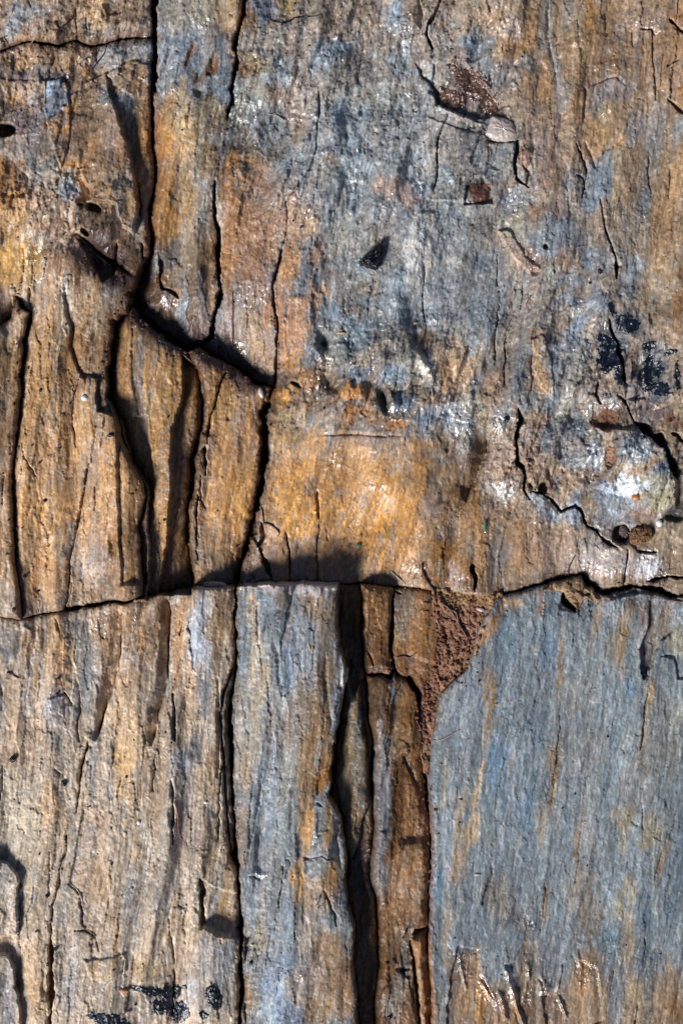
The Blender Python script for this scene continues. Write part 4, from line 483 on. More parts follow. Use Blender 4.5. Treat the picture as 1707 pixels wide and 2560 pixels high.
for x_, y_, rx_, ry_, hx_, st_ in [(840, 1270, 300, 190, 'b07c42', .6), (1000, 420, 330, 400, '7c868c', .42), (250, 1250, 260, 330, 'a67c4c', .4), (250, 2150, 330, 450, 'a3947c', .35), (1350, 800, 300, 350, '757a7c', .35), (1500, 150, 260, 220, '8a6a48', .35), (640, 700, 130, 260, '9a6a48', .35), (60, 950, 120, 260, 'a07a4c', .3)]:
    s_, d_ = ell(None, x_, y_, rx_, ry_, 0, 1.6, cxw, cyw); m_ = (1 - sstep(.5, 1.4, d_ + .3 * NB[s_])) * st_; COL[s_] += (lin(hx_) - COL[s_]) * m_[..., None]
SATF = 1.0
lum = COL.mean(-1, keepdims=True); ch = COL / lum - 1; ax = np.array([.71, -.075, -.62], f32); ax /= np.linalg.norm(ax)
tt = (ch * ax).sum(-1, keepdims=True); tt = np.where(tt < 0, tt * (.8 + .2 * SLAB[..., None]), tt); COL = (lum * (1 + tt * ax * 1.0 + (ch - tt * ax) * .5)).astype(f32); COL[..., 1] *= 1 + .05 * np.clip(-tt[..., 0], 0, .5); lum = COL.mean(-1, keepdims=True)
# mineral streaks: cool and warm threads along the grain
w1 = sfbm(G / 12, Y / 150, 3, 4, .65); w2 = sfbm((G + 400) / 8, Y / 95, 15, 4, .7); w3 = fbm(G2 / 18, Y / 30, 21, 4, .65)
wq = w1 * (0.4 + .6 * FIB) + w3 * (1 - .7 * FIB)
cool = lum * np.array([.91, 1.04, 1.10], f32); warm = lum * np.array([1.28, .98, .68], f32)
wq = wq + NF * .5
a = sstep(.08, .5, wq)[..., None] * .42; b = sstep(.08, .5, -wq)[..., None] * .34 * (1 - .6 * SLAB[..., None])
COL += (cool - COL) * a; COL += (warm - COL) * b
v = w2 * .55 * FIB + (1 - FIB) * .6 * sfbm((X + .42 * Y + WX * 1.5) / 6, (Y - .42 * X) / 46, 15, 4, .75) + fbm(X / 9, Y / 13, 24, 3, .7) * .42 + vn(X / 3.1, Y / 4.2, 29) * .26 + vn(G / 2.6, Y / 19, 35) * .26
XS = X + .17 * Y + FW * .5; vs = sfbm(XS / 4.2, Y / 24, 54, 3, .8); v = v + SLAB * vs * .55
ts = SLAB * sstep(.12, .5, sfbm((XS + 90) / 6, Y / 60, 48, 3, .8)); COL += (lin('948a78') - COL) * (ts * .45)[..., None]
COL *= np.exp(v * .62 + .22 * fbm(G / 60, Y / 160, 62, 3))[..., None]
fl = 1 - np.abs(vn((X + .35 * Y + WX * 2) / 5.5, (Y - .3 * X) / 30, 38)); fl2 = 1 - np.abs(vn((X - .25 * Y) / 5, Y / 26, 39))
thin = np.clip(fl - .93, 0, 1) / .07 + np.clip(fl2 - .94, 0, 1) / .06
COL *= (1 + .22 * thin * sstep(-.2, .5, fbm(X / 60, Y / 60, 40, 2)))[..., None]
dk = sstep(.42, .7, vn(X / 4.3, Y / 5, 46)) * sstep(.0, .5, fbm(X / 80, Y / 90, 48, 3)); COL *= (1 - .5 * dk)[..., None]
dirt_shade = (1 - sstep(10, 62, DV + 34 * NB)) * sstep(170, 260, X) * .85
COL += (lin('403030') - COL) * dirt_shade[..., None]  # brown soil stain in the cleft, with its shade painted in as well
for p_, w_, cx_, st_ in [(V1[3:], 15, '6a4226', .6), (V2, 18, '4a3020', .7), (V3, 22, '4a3220', .7), (V4, 20, '4a3526', .6), (V5, 14, '5c3a24', .6), (V7, 10, '54402c', .6), (V9, 20, '4c3420', .6), (H2[8:12], 8, '6a5040', .4), (R7, 11, '6a3e28', .5), (R6, 14, '6a4230', .6), (B6, 16, '56341f', .6), (H1, 14, '5a3c2a', .6), (H2[16:], 16, '5c4230', .6), (H2[:8], 9, '5a4028', .5)]:
    s_, d_, _, _ = polyline(p_, w_ * 2); m_ = (1 - sstep(w_ * .3, w_ * 1.7, d_ + w_ * 1.1 * NBL[s_])) * st_; COL[s_] += (lin(cx_) - COL[s_]) * m_[..., None]
rim = sstep(1500, 1466, Y) * sstep(592, 600, X) * sstep(850, 842, X) * sstep(1452, 1458, Y) * sstep(-.5, .2, EDGE)
COL += (lin('a59a98') - COL) * (rim * .6)[..., None]
GAIN = 1.26
COL *= ((np.clip(COL.mean(-1, keepdims=True), .01, 1) / .2) ** .22)
COL = np.clip(COL * GAIN, .004, .85)

# ------------------------------------------------------------------ wet, resin-like sheen
WET = np.full(X.shape, .12, f32) + .16 * np.clip(fbm(X / 90, Y / 90, 51, 3), 0, 1)
GT = """
A1 230 1690 80 50;1330 140 60 50;1100 570 60 25
A2 370 190 120 50;260 370 60 40;170 700 70 70;690 300 40 60;820 400 100 60;1170 220 110 80;1250 640 40 60;1300 1220 60 50;1120 1280 60 60;700 1000 60 25;900 1170 60 20;270 1260 90 70;590 1390 50 30;570 760 90 20;960 460 40 60;1480 290 50 30
A3 410 160 90 70;880 250 50 60;1230 110 80 60;1370 170 60 60;1060 730 60 40;850 890 50 40;450 1350 60 90;60 600 80 120;1100 430 120 20;1150 1390 150 20;590 1720 40 60;380 840 90 80
B1 240 60 80 50;240 220 50 40;1100 350 60 40;1540 650 50 50
B2 220 300 90 80;640 900 60 60;680 700 40 60;1340 750 40 100;560 1590 70 60;1010 1560 80 25;740 1400 60 60;1150 1060 80 60;1530 1100 60 80;830 420 60 50;1100 500 60 30;700 500 40 40;1450 460 60 40
B3 860 580 60 60;830 390 60 40;1030 490 40 40;100 1130 100 120;370 1120 50 100;1080 1020 90 40;980 1350 50 120;1280 1280 110 80;1180 1560 120 50;650 1690 60 60;400 1570 80 50;50 1720 60 60;20 650 50 60
C1 660 830 60 60;320 260 50 20;900 790 30 40
C2 700 595 80 15;150 590 50 20;1280 460 60 25;1540 550 50 50
C3 1080 320 80 80;1130 430 60 50;1340 430 60 120;1050 460 150 40;30 100 50 60;880 180 50 50;1450 450 80 100;340 80 60 60
D3 150 1360 80 30;440 1550 30 150 -15;130 1450 30 120 -20;660 1580 40 70;550 1640 40 60;930 1490 60 80;390 1680 20 80 -15;580 1200 20 60;780 1680 40 60;300 1620 40 120 -35;550 1420 15 60
D2 250 850 60 30;600 560 20 60;540 1480 30 30
"""
for ln in GT.strip().splitlines():
    k, rest = ln.split(' ', 1)
    for it in rest.split(';'):
        q = [float(a) for a in it.split()]
        if len(q) < 4: continue
        s, d = ell(k, q[0], q[1], q[2] * 1.4 + 6, q[3] * 1.4 + 6, q[4] if len(q) > 4 else 0, 1.5)
        m = 1 - sstep(.3, 1.3, d + NBL[s] * .9); WET[s] = np.maximum(WET[s], m)
WET *= 1 - .5 * SLAB * (Y < 2300)
for sc_, sd_, th_ in [(9, 63, .72), (15, 58, .70), (24, 49, .72)]:
    WET = np.maximum(WET, sstep(th_, th_ + .16, vn((X + .3 * Y) / sc_, (Y - .2 * X) / sc_ / 1.7, sd_)) * (.75 - .45 * FIB) * (1 - .6 * SLAB))
def lean(u0, v0, cs, s):
    u = u0 / cs; v = v0 / (cs * 1.5); iu = np.floor(u).astype(np.int32); iv = np.floor(v).astype(np.int32)
    best = np.full(u.shape, 9e9, f32); h = np.zeros(u.shape, f32); A, B, D, E = (LAT[(s + q) % 64] for q in range(4))
    for dj in (-1, 0, 1):
        for di in (-1, 0, 1):
            a = (iu + di) & 255; b = (iv + dj) & 255; ex = (u - (iu + di + A[b, a])) * cs; ey = (v - (iv + dj + B[b, a])) * cs * 1.5
            d = ex * ex + ey * ey; m = d < best
            k = .15 + .5 * D[b, a]
            h = np.where(m, k * (DX * ex - DY * ey) + (E[b, a] - .5) * .35 * (DX * ey + DY * ex), h); best = np.where(m, d, best)
    return h.astype(f32)
crk = lean(X + WX * 2 + .35 * Y, Y * .55 + WY, 6, 17) * .55 + fbm((X + .35 * Y) / 15, Y / 38, 25, 4, .72) * 5.5 + (1 - np.abs(vn((X + .3 * Y + WX * 2) / 13, Y / 60, 31))) * 3 + vn(X / 5, Y / 6, 52) * .7
CRK = np.clip(WET - .2, 0, 1) * crk
tilt = np.clip(WET - .3, 0, 1) * 0
for n in Z:
    s, h, m, t = Z[n]; Z[n] = (s, h + CRK[s], m, t)
TOP += CRK

# ------------------------------------------------------------------ materials
def newmat(name):
    m = bpy.data.materials.new(name); m.use_nodes = True
    return m, m.node_tree, m.node_tree.nodes['Principled BSDF']
def stone_mat(name, rough=.5, wetrough=.2, bumpd=1.0):
    m, t, b = newmat(name); N, L = t.nodes, t.links
    at = N.new('ShaderNodeAttribute'); at.attribute_name = 'mineral'
    wt = N.new('ShaderNodeAttribute'); wt.attribute_name = 'wet'
    tc = N.new('ShaderNodeTexCoord')
    mp = N.new('ShaderNodeMapping'); mp.inputs['Scale'].default_value = (1, .35, 1); L.new(tc.outputs['Object'], mp.inputs[0])
    n1 = N.new('ShaderNodeTexNoise'); n1.inputs['Scale'].default_value = 900; n1.inputs['Detail'].default_value = 4; n1.inputs['Roughness'].default_value = .7; L.new(mp.outputs[0], n1.inputs[0])
    n2 = N.new('ShaderNodeTexNoise'); n2.inputs['Scale'].default_value = 2100; n2.inputs['Detail'].default_value = 2; L.new(tc.outputs['Object'], n2.inputs[0])
    mr = N.new('ShaderNodeMapRange'); mr.inputs[1].default_value = .3; mr.inputs[2].default_value = .7; mr.inputs[3].default_value = .72; mr.inputs[4].default_value = 1.3; L.new(n1.outputs[0], mr.inputs[0])
    mx = N.new('ShaderNodeVectorMath'); mx.operation = 'SCALE'; L.new(at.outputs['Color'], mx.inputs[0]); L.new(mr.outputs[0], mx.inputs['Scale']); L.new(mx.outputs[0], b.inputs['Base Color'])
    rr = N.new('ShaderNodeMapRange'); rr.inputs[3].default_value = rough; rr.inputs[4].default_value = wetrough; L.new(wt.outputs['Fac'], rr.inputs[0]); L.new(rr.outputs[0], b.inputs['Roughness'])
    sp = N.new('ShaderNodeMapRange'); sp.inputs[3].default_value = .3; sp.inputs[4].default_value = .8; L.new(wt.outputs['Fac'], sp.inputs[0]); L.new(sp.outputs[0], b.inputs['Specular IOR Level'])
    cw = N.new('ShaderNodeMapRange'); cw.inputs[1].default_value = .3; cw.inputs[3].default_value = 0; cw.inputs[4].default_value = 1.0; L.new(wt.outputs['Fac'], cw.inputs[0]); L.new(cw.outputs[0], b.inputs['Coat Weight'])
    b.inputs['Coat Roughness'].default_value = .22; b.inputs['Coat IOR'].default_value = 1.6
    b1 = N.new('ShaderNodeBump'); b1.inputs['Strength'].default_value = .55; b1.inputs['Distance'].default_value = .00024 * bumpd; L.new(n1.outputs[0], b1.inputs['Height'])
    b2 = N.new('ShaderNodeBump'); b2.inputs['Strength'].default_value = .5; b2.inputs['Distance'].default_value = .00012 * bumpd; L.new(n2.outputs[0], b2.inputs['Height']); L.new(b1.outputs[0], b2.inputs['Normal'])
    b3 = N.new('ShaderNodeBump'); b3.inputs['Distance'].default_value = .0006; b3.inputs['Strength'].default_value = .8; L.new(b2.outputs[0], b3.inputs['Normal'])
    n3 = N.new('ShaderNodeTexNoise'); n3.inputs['Scale'].default_value = 800; n3.inputs['Detail'].default_value = 3; n3.inputs['Roughness'].default_value = .7; L.new(mp.outputs[0], n3.inputs[0])
    ml = N.new('ShaderNodeMath'); ml.operation = 'MULTIPLY'; L.new(n3.outputs[0], ml.inputs[0]); L.new(cw.outputs[0], ml.inputs[1]); L.new(ml.outputs[0], b3.inputs['Height'])
    L.new(b3.outputs[0], b.inputs['Coat Normal']); L.new(b2.outputs[0], b.inputs['Normal'])
    return m
STONE = stone_mat('layered_stone'); 
def plain(name, hx, rough=.5, spec=.5, var=.5, scale=600, bd=.0004, coat=0):
    m, t, b = newmat(name); N, L = t.nodes, t.links
    tc = N.new('ShaderNodeTexCoord'); n = N.new('ShaderNodeTexNoise'); n.inputs['Scale'].default_value = scale; n.inputs['Detail'].default_value = 5; n.inputs['Roughness'].default_value = .65; L.new(tc.outputs['Object'], n.inputs[0])
    r = N.new('ShaderNodeValToRGB'); c = lin(hx); r.color_ramp.elements[0].position = .3; r.color_ramp.elements[1].position = .72
    r.color_ramp.elements[0].color = (*(c * (1 - var)), 1); r.color_ramp.elements[1].color = (*np.clip(c * (1 + var), 0, 1), 1)
    L.new(n.outputs[0], r.inputs[0]); L.new(r.outputs[0], b.inputs['Base Color'])
    b.inputs['Roughness'].default_value = rough; b.inputs['Specular IOR Level'].default_value = spec; b.inputs['Coat Weight'].default_value = coat; b.inputs['Coat Roughness'].default_value = .12
    bp = N.new('ShaderNodeBump'); bp.inputs['Strength'].default_value = .6; bp.inputs['Distance'].default_value = bd; L.new(n.outputs[0], bp.inputs['Height']); L.new(bp.outputs[0], b.inputs['Normal'])
    return m

# ------------------------------------------------------------------ meshes
def link(name, me, mat, parent=None, **props):
    o = bpy.data.objects.new(name, me); C.collection.objects.link(o); me.materials.append(mat) if mat and not me.materials else None
    if parent: o.parent = parent
    for a_, b_ in props.items():
        if b_: o[a_] = b_
    return o
def sheet(name, s, h, mask, mat, col=None, wet=None, quad=None, parent=None, **props):
    q = quad if quad is not None else mask[:-1, :-1] & mask[1:, :-1] & mask[:-1, 1:] & mask[1:, 1:]
    use = np.zeros(mask.shape, bool); use[:-1, :-1] |= q; use[1:, :-1] |= q; use[:-1, 1:] |= q; use[1:, 1:] |= q
    idx = np.full(mask.shape, -1, np.int32); nv = int(use.sum()); idx[use] = np.arange(nv, dtype=np.int32)
    j, i = np.nonzero(q)
    f = np.stack([idx[j, i], idx[j + 1, i], idx[j + 1, i + 1], idx[j, i + 1]], 1).astype(np.int32)
    co = np.stack([(X[s][use] - CX) * S, (CY - Y[s][use]) * S, h[use] * S], 1).astype(f32)
    me = bpy.data.meshes.new(name)
    me.vertices.add(nv); me.vertices.foreach_set('co', co.ravel())
    me.loops.add(f.size); me.loops.foreach_set('vertex_index', f.ravel())
    me.polygons.add(len(f)); me.polygons.foreach_set('loop_start', np.arange(0, f.size, 4, dtype=np.int32))
    me.update(calc_edges=True); me.polygons.foreach_set('use_smooth', np.ones(len(f), bool))
    if col is not None:
        at = me.attributes.new('mineral', 'FLOAT_COLOR', 'POINT')
        c4 = np.ones((nv, 4), f32); c4[:, :3] = col[use]; at.data.foreach_set('color', c4.ravel())
        aw = me.attributes.new('wet', 'FLOAT', 'POINT'); aw.data.foreach_set('value', wet[use].astype(f32).ravel())
    return link(name, me, mat, parent, **props)
GRP = {'rock_column': 'upright columns of the upper tier', 'rock_splinter': 'splinters and flakes in the joints', 'rock_block': 'blocks of the layered rock'}
PARTS = {
 1: [('ridge', 'A1', [(440, 560), (690, 470), (725, 640), (800, 820), (850, 1000), (890, 1200), (908, 1400), (880, 1530), (810, 1490), (770, 1340), (600, 1310), (470, 1000)], 'leaning grey-brown ridge with a sheer shaded right side'),
     ('ridge', 'B1', [(480, 900), (540, 815), (645, 850), (640, 1060), (780, 1110), (860, 1390), (970, 1560), (980, 1960), (960, 2300), (700, 2300), (520, 2000)], 'bulging ochre ridge narrowing to the top'),
     ('plate', 'A1', [(285, 525), (425, 505), (455, 700), (450, 900), (400, 1100), (330, 900), (290, 700)], 'bluish upright plate')],
 3: [('side_face', 'B1', [(1195, 700), (1330, 820), (1330, 1100), (1280, 1400), (1240, 1829), (1250, 2260), (1020, 2260), (1085, 1900), (1110, 1500), (1130, 1180), (1195, 950)], 'sunken dark brown flank')],
 5: [('wedge', 'A2', [(1280, 1390), (1420, 1400), (1430, 1700), (1300, 1850), (1210, 1830), (1230, 1600)], 'pale smooth wedge pointing up'),
     ('lens', 'B3', [(570, 600), (640, 560), (700, 700), (720, 1000), (640, 900), (590, 780)], 'orange lens-shaped patch'),
     ('knob', 'B3', [(1070, 1200), (1230, 1180), (1330, 1215), (1440, 1300), (1500, 1500), (1490, 1660), (1250, 1700), (1080, 1560), (1060, 1450)], 'glossy grey knob'),
     ('plate', 'C3', [(330, 40), (560, -20), (650, 10), (780, 110), (905, 80), (930, 190), (1060, 285), (1130, 330), (1200, 360), (1165, 585), (900, 520), (650, 570), (400, 640), (240, 610), (300, 300)], 'pinkish smooth plate below the jagged crack'),
     ('strip', None, [(376, -70), (600, -70), (590, 110), (578, 225), (565, 290), (548, 360), (535, 460), (545, 620), (538, 760), (528, 870), (465, 860), (350, 785), (333, 731), (344, 697), (377, 631), (377, 574), (385, 440), (379, 306), (377, 245), (386, 96)], 'long ochre strip between the two upper cracks')],
 6: [('shelf', 'D1', [(-200, 690), (60, 760), (120, 830), (138, 950), (125, 1240), (60, 1255), (-200, 1240)], 'upper rounded grey shelf'),
     ('shelf', 'D1', [(-200, 1340), (60, 1375), (100, 1450), (128, 1700), (135, 1950), (-200, 1950)], 'lower rounded grey shelf'),
     ('step', 'D1', [(1320, 1190), (1420, 1240), (1600, 1275), (1600, 1950), (1150, 1950), (1250, 1400), (1290, 1210)], 'raised mauve-grey step beside the black crack')],
 8: [('crusted_rim', None, [(590, 1440), (860, 1440), (855, 1474), (760, 1472), (700, 1478), (590, 1468)], 'pale crusted upper rim')],
 13: [('bevel', 'C3', [(330, 690), (500, 640), (490, 720), (380, 800), (300, 950), (190, 1090), (150, 1140), (190, 1000), (230, 850)], 'orange bevelled corner'),
      ('hollow', 'C3', [(1340, 680), (1520, 680), (1500, 880), (1430, 950), (1330, 1150), (1290, 1160), (1280, 1000), (1330, 850)], 'dark brown sunken triangle')],
}
for n, (name, pts, z, gr, gap, lab) in enumerate(BL):
    s, h, m, t = Z[n]
    quad = m[:-1, :-1] & m[1:, :-1] & m[:-1, 1:] & m[1:, 1:]; sub = []
    for pn, k, pp, pl in PARTS.get(n, []):
        d = polysdf(cp(k, pp) if k else pp, XW[s], YW[s])[:-1, :-1]; qq = quad & (d < 0)
        if qq.sum() > 50: sub.append((pn, qq, pl)); quad = quad & ~qq
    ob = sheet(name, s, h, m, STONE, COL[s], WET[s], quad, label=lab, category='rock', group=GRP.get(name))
    for pn, qq, pl in sub: sheet(pn, s, h, m, STONE, COL[s], WET[s], qq, parent=ob, label=pl)

# bed under everything
BX, BY = np.meshgrid(np.arange(-600, 2308, 8, dtype=f32), np.arange(-600, 3161, 8, dtype=f32))
BH = -92 + fbm(BX / 22, BY / 40, 20, 4, .65) * 34 + facet(BX / 16, BY / 26, 6) * 14
nj, ni = BX.shape; co = np.stack([(BX - CX) * S, (CY - BY) * S, BH * S], -1).reshape(-1, 3)
idx = np.arange(nj * ni).reshape(nj, ni); fq = np.stack([idx[:-1, :-1], idx[1:, :-1], idx[1:, 1:], idx[:-1, 1:]], -1).reshape(-1, 4)
me = bpy.data.meshes.new('bedrock'); me.from_pydata(co.tolist(), [], fq.tolist()); me.update()
link('bedrock_ground', me, plain('dark_bed', '4a3626', .9, .2, .6, 300, .001), kind='structure')

# reddish soil packed in the joint: crumbly heightfield of its own
SOIL = stone_mat('packed_soil', .85, .5, 1.6)
pts = [(1082, 1476), (1250, 1484)] + LS[1:8] + [(1066, 1930), (1050, 1860), (1048, 1790), (1066, 1740), (1088, 1670), (1100, 1610), (1085, 1530)]
xs = [p[0] for p in pts]; ys = [p[1] for p in pts]; s = win(min(xs) - 20, max(xs) + 20, min(ys) - 20, max(ys) + 20)
t = polysdf(pts, XW[s], YW[s]) - 4
sh = -15 + fbm(X[s] / 26, Y[s] / 40, 16, 4, .6) * 12 + facet(X[s] / 9, Y[s] / 12, 8) * 4 + vn(X[s] / 4, Y[s] / 4, 4) * 2 + vn(X[s] / 2.6, Y[s] / 2.6, 5) * 1.0
sh += 9 * sstep(1580, 1500, Y[s]) - 10 * sstep(1680, 1760, Y[s])
for hx_, hy_, hr, hd in [(1118, 1600, 5, 9), (1130, 1580, 4, 8), (1122, 1625, 4, 8), (1145, 1650, 5, 9), (1150, 1610, 4, 6), (1112, 1570, 4, 8), (1140, 1560, 5, 6)]:
    sh -= hd * np.exp(-((X[s] - hx_) ** 2 + ((Y[s] - hy_) * .6) ** 2) / hr ** 2)
sh = np.where(t > 0, sh - 6 * t, sh)
sc = np.empty(sh.shape + (3,), f32); sc[:] = lin('74523f'); sc += (lin('8c7048') - sc) * (sstep(1530, 1495, Y[s]) * .8)[..., None]
sc *= np.exp(.55 * fbm(X[s] / 12, Y[s] / 14, 18, 4, .8) + .3 * vn(X[s] / 3, Y[s] / 3, 19))[..., None]
pk = sstep(.45, .6, vn(X[s] / 5, Y[s] / 5, 45))[..., None]; sc += (lin('a08468') - sc) * pk * .5
sheet('soil_filling', s, sh.astype(f32), t < 8, SOIL, sc * 1.1, np.full(sh.shape, .15, f32), label='crumbly reddish brown soil packed in the joint left of the slate slab', category='soil', kind='stuff')
TOP[s] = np.where(t < 0, np.maximum(TOP[s], sh), TOP[s])

# thin crusts lying on the stone
def crust(name, spots, hx, thick, label, cat, mat, thr=.0, dens=11., wetv=.6, lift=.6):
    x0 = min(a[0] - a[2] for a in spots) - 15; x1 = max(a[0] + a[2] for a in spots) + 15
    y0 = min(a[1] - a[3] for a in spots) - 15; y1 = max(a[1] + a[3] for a in spots) + 15
    s = win(x0, x1, y0, y1); f = np.full(X[s].shape, -1., f32)
    for a in spots:
        rot = math.radians(a[4] if len(a) > 4 else 0); ca, sa = math.cos(rot), math.sin(rot)
        ex, ey = XW[s] - a[0], YW[s] - a[1]; d = np.sqrt(((ex * ca + ey * sa) / a[2]) ** 2 + ((-ex * sa + ey * ca) / a[3]) ** 2)
        f = np.maximum(f, 1 - d)
    if 'tar' in name: thr = thr - .28
    dens = dens * (1 if 'tar' in name else 1.7); nz = fbm(X[s] / dens, Y[s] / dens, 26, 5, .75)
    e = f + nz * (.5 if 'tar' in name else .85) + .2 * vn(X[s] / 4, Y[s] / 5, 28) - thr
    h = TOP[s] + np.clip(e * 9, -2.5, 1) * thick * (lift + .5 * vn(X[s] / 4, Y[s] / 4, 28) + .5)
    c = np.empty(h.shape + (3,), f32); c[:] = lin(hx); c *= np.exp(.5 * fbm(X[s] / 6, Y[s] / 7, 32, 3, .8))[..., None]
    o = sheet(name, s, h.astype(f32), (e > -.12) & (f > -.25), mat, c, np.full(h.shape, wetv, f32), label=label, category=cat, kind='stuff')
    return o
TAR = stone_mat('black_crust_stone', .5, .3, 2.0)
Q_ = lambda k, *a: (*cp(k, [(a[0], a[1])])[0], a[2] * Q, a[3] * Q, *(a[4:]))
crust('black_crust', [Q_('B3', 1090, 400, 18, 60, -15), Q_('B3', 1200, 500, 110, 55, 25), Q_('B3', 1090, 690, 75, 110), Q_('B3', 1140, 830, 35, 70), Q_('B3', 1045, 590, 40, 30)], '0c1524', 1.3,
      'blue-black glossy crust beside the short vertical crack near the right edge', 'lichen', TAR, .1)
crust('black_crust', [Q_('B3', 1350, 640, 60, 45), Q_('B3', 1330, 800, 70, 130), Q_('B3', 1470, 690, 60, 30), Q_('B3', 1520, 850, 25, 110), Q_('B3', 1400, 930, 100, 60), Q_('B3', 1390, 780, 60, 70)], '101824', 1.5,
      'lumpy blue-black crust ringing a brown hollow at the right edge', 'lichen', TAR, .22)
crust('tar_stain', [Q_('D1', 990, 1615, 125, 22, 8), Q_('D1', 1080, 1680, 26, 90), Q_('D1', 1045, 1730, 50, 40), Q_('D1', 1010, 1700, 20, 25)], '0b1018', 2.6,
      'hooked stroke of shiny black tar at the bottom of the tan block', 'tar', TAR, .0, 7)
crust('tar_stain', [Q_('D1', 1400, 1650, 45, 70, -20), Q_('D1', 1330, 1770, 26, 22)], '0b1018', 3, 'single round black tar blob right of the hooked tar stroke', 'tar', TAR, .0, 8)
crust('tar_stain', [Q_('D1', 720, 1790, 90, 40), Q_('D1', 610, 1770, 40, 22), Q_('D1', 780, 1830, 60, 40)], '181c28', 2, 'smudged black tar at the bottom edge left of the hooked stroke', 'tar', TAR, .15, 8)
crust('tar_stain', [Q_('D1', 1170, 1770, 60, 60, 30), Q_('D1', 1140, 1630, 32, 45), Q_('D1', 1200, 1600, 25, 15)], '151a26', 2, 'broken blue-black tar patch between the hooked stroke and the round blob', 'tar', TAR, .1, 8)
crust('red_soil', [Q_('A3', 180, 540, 90, 170, -45), Q_('A3', 60, 640, 120, 70, 20), Q_('A3', 300, 660, 90, 60, 40)], '5f4538', 2.6, 'dark red-brown gritty soil clinging in the diagonal hollow at the upper right', 'soil', stone_mat('wet_soil', .6, .2, 2.4), .0, 8, .75)
crust('red_soil', [Q_('A3', 232, 1260, 88, 85)], '5c3a2c', 1.2, 'rust-red triangular patch of grit below the pink pebble', 'soil', SOIL, .1, 8, .5)
crust('red_soil', [Q_('A3', 530, 1020, 40, 70), Q_('A3', 520, 1085, 30, 25)], '8a6c5e', 1.5, 'pinkish crumbly soil right of the jagged crack under the pink pebble', 'soil', SOIL, .0, 8, .5)
crust('brown_soil', [Q_('B3', 1055, 1130, 85, 60)], '6b4a38', 2, 'brown gritty soil filling the hollow left of the glossy grey knob', 'soil', SOIL, .0, 8, .3)
crust('brown_soil', [Q_('B3', 1092, 1360, 30, 70)], '8a6650', 4, 'narrow tan crumbs filling the slot below the brown gritty hollow', 'soil', SOIL, .0, 6, .3)

# solid small things
rng = np.random.RandomState(3)
def scatter(name, P, r0, r1, mat, label, cat):
    V = []; F = []; t = (1 + 5 ** .5) / 2
    ico = [(-1, t, 0), (1, t, 0), (-1, -t, 0), (1, -t, 0), (0, -1, t), (0, 1, t), (0, -1, -t), (0, 1, -t), (t, 0, -1), (t, 0, 1), (-t, 0, -1), (-t, 0, 1)]
    fc = [(0, 11, 5), (0, 5, 1), (0, 1, 7), (0, 7, 10), (0, 10, 11), (1, 5, 9), (5, 11, 4), (11, 10, 2), (10, 7, 6), (7, 1, 8), (3, 9, 4), (3, 4, 2), (3, 2, 6), (3, 6, 8), (3, 8, 9), (4, 9, 5), (2, 4, 11), (6, 2, 10), (8, 6, 7), (9, 8, 1)]
    for x, y in P:
        z = top_at(x, y)
        if z < -60: continue
        r = (r0 + (r1 - r0) * rng.rand() ** 2.5) / 1.9; a_, b_, c_ = rng.uniform(.6, 1.3, 3); k = len(V); th = rng.rand() * 6.3
        for q in ico:
            j_ = rng.uniform(.75, 1.2); u_, v_ = q[0] * math.cos(th) - q[1] * math.sin(th), q[0] * math.sin(th) + q[1] * math.cos(th)
            V.append(((x + u_ * r * a_ * j_ - CX) * S, (CY - y + v_ * r * b_ * j_) * S, (z + r * .5 + q[2] * r * c_ * j_ * .8) * S))
        F += [(k + i_[0], k + i_[1], k + i_[2]) for i_ in fc]
    me = bpy.data.meshes.new(name); me.from_pydata(V, [], F); me.update()
    return link(name, me, mat, label=label, category=cat, kind='stuff')
def near(p, n_, sp):
    L_ = [math.dist(p[i], p[i + 1]) for i in range(len(p) - 1)]; T_ = sum(L_); out = []
    for _ in range(n_):
        u = rng.rand() * T_; i = 0
        while u > L_[i] and i < len(L_) - 1: u -= L_[i]; i += 1
        f = u / L_[i]; out.append((p[i][0] + (p[i + 1][0] - p[i][0]) * f + rng.randn() * sp, p[i][1] + (p[i + 1][1] - p[i][1]) * f + rng.randn() * sp))
    return out
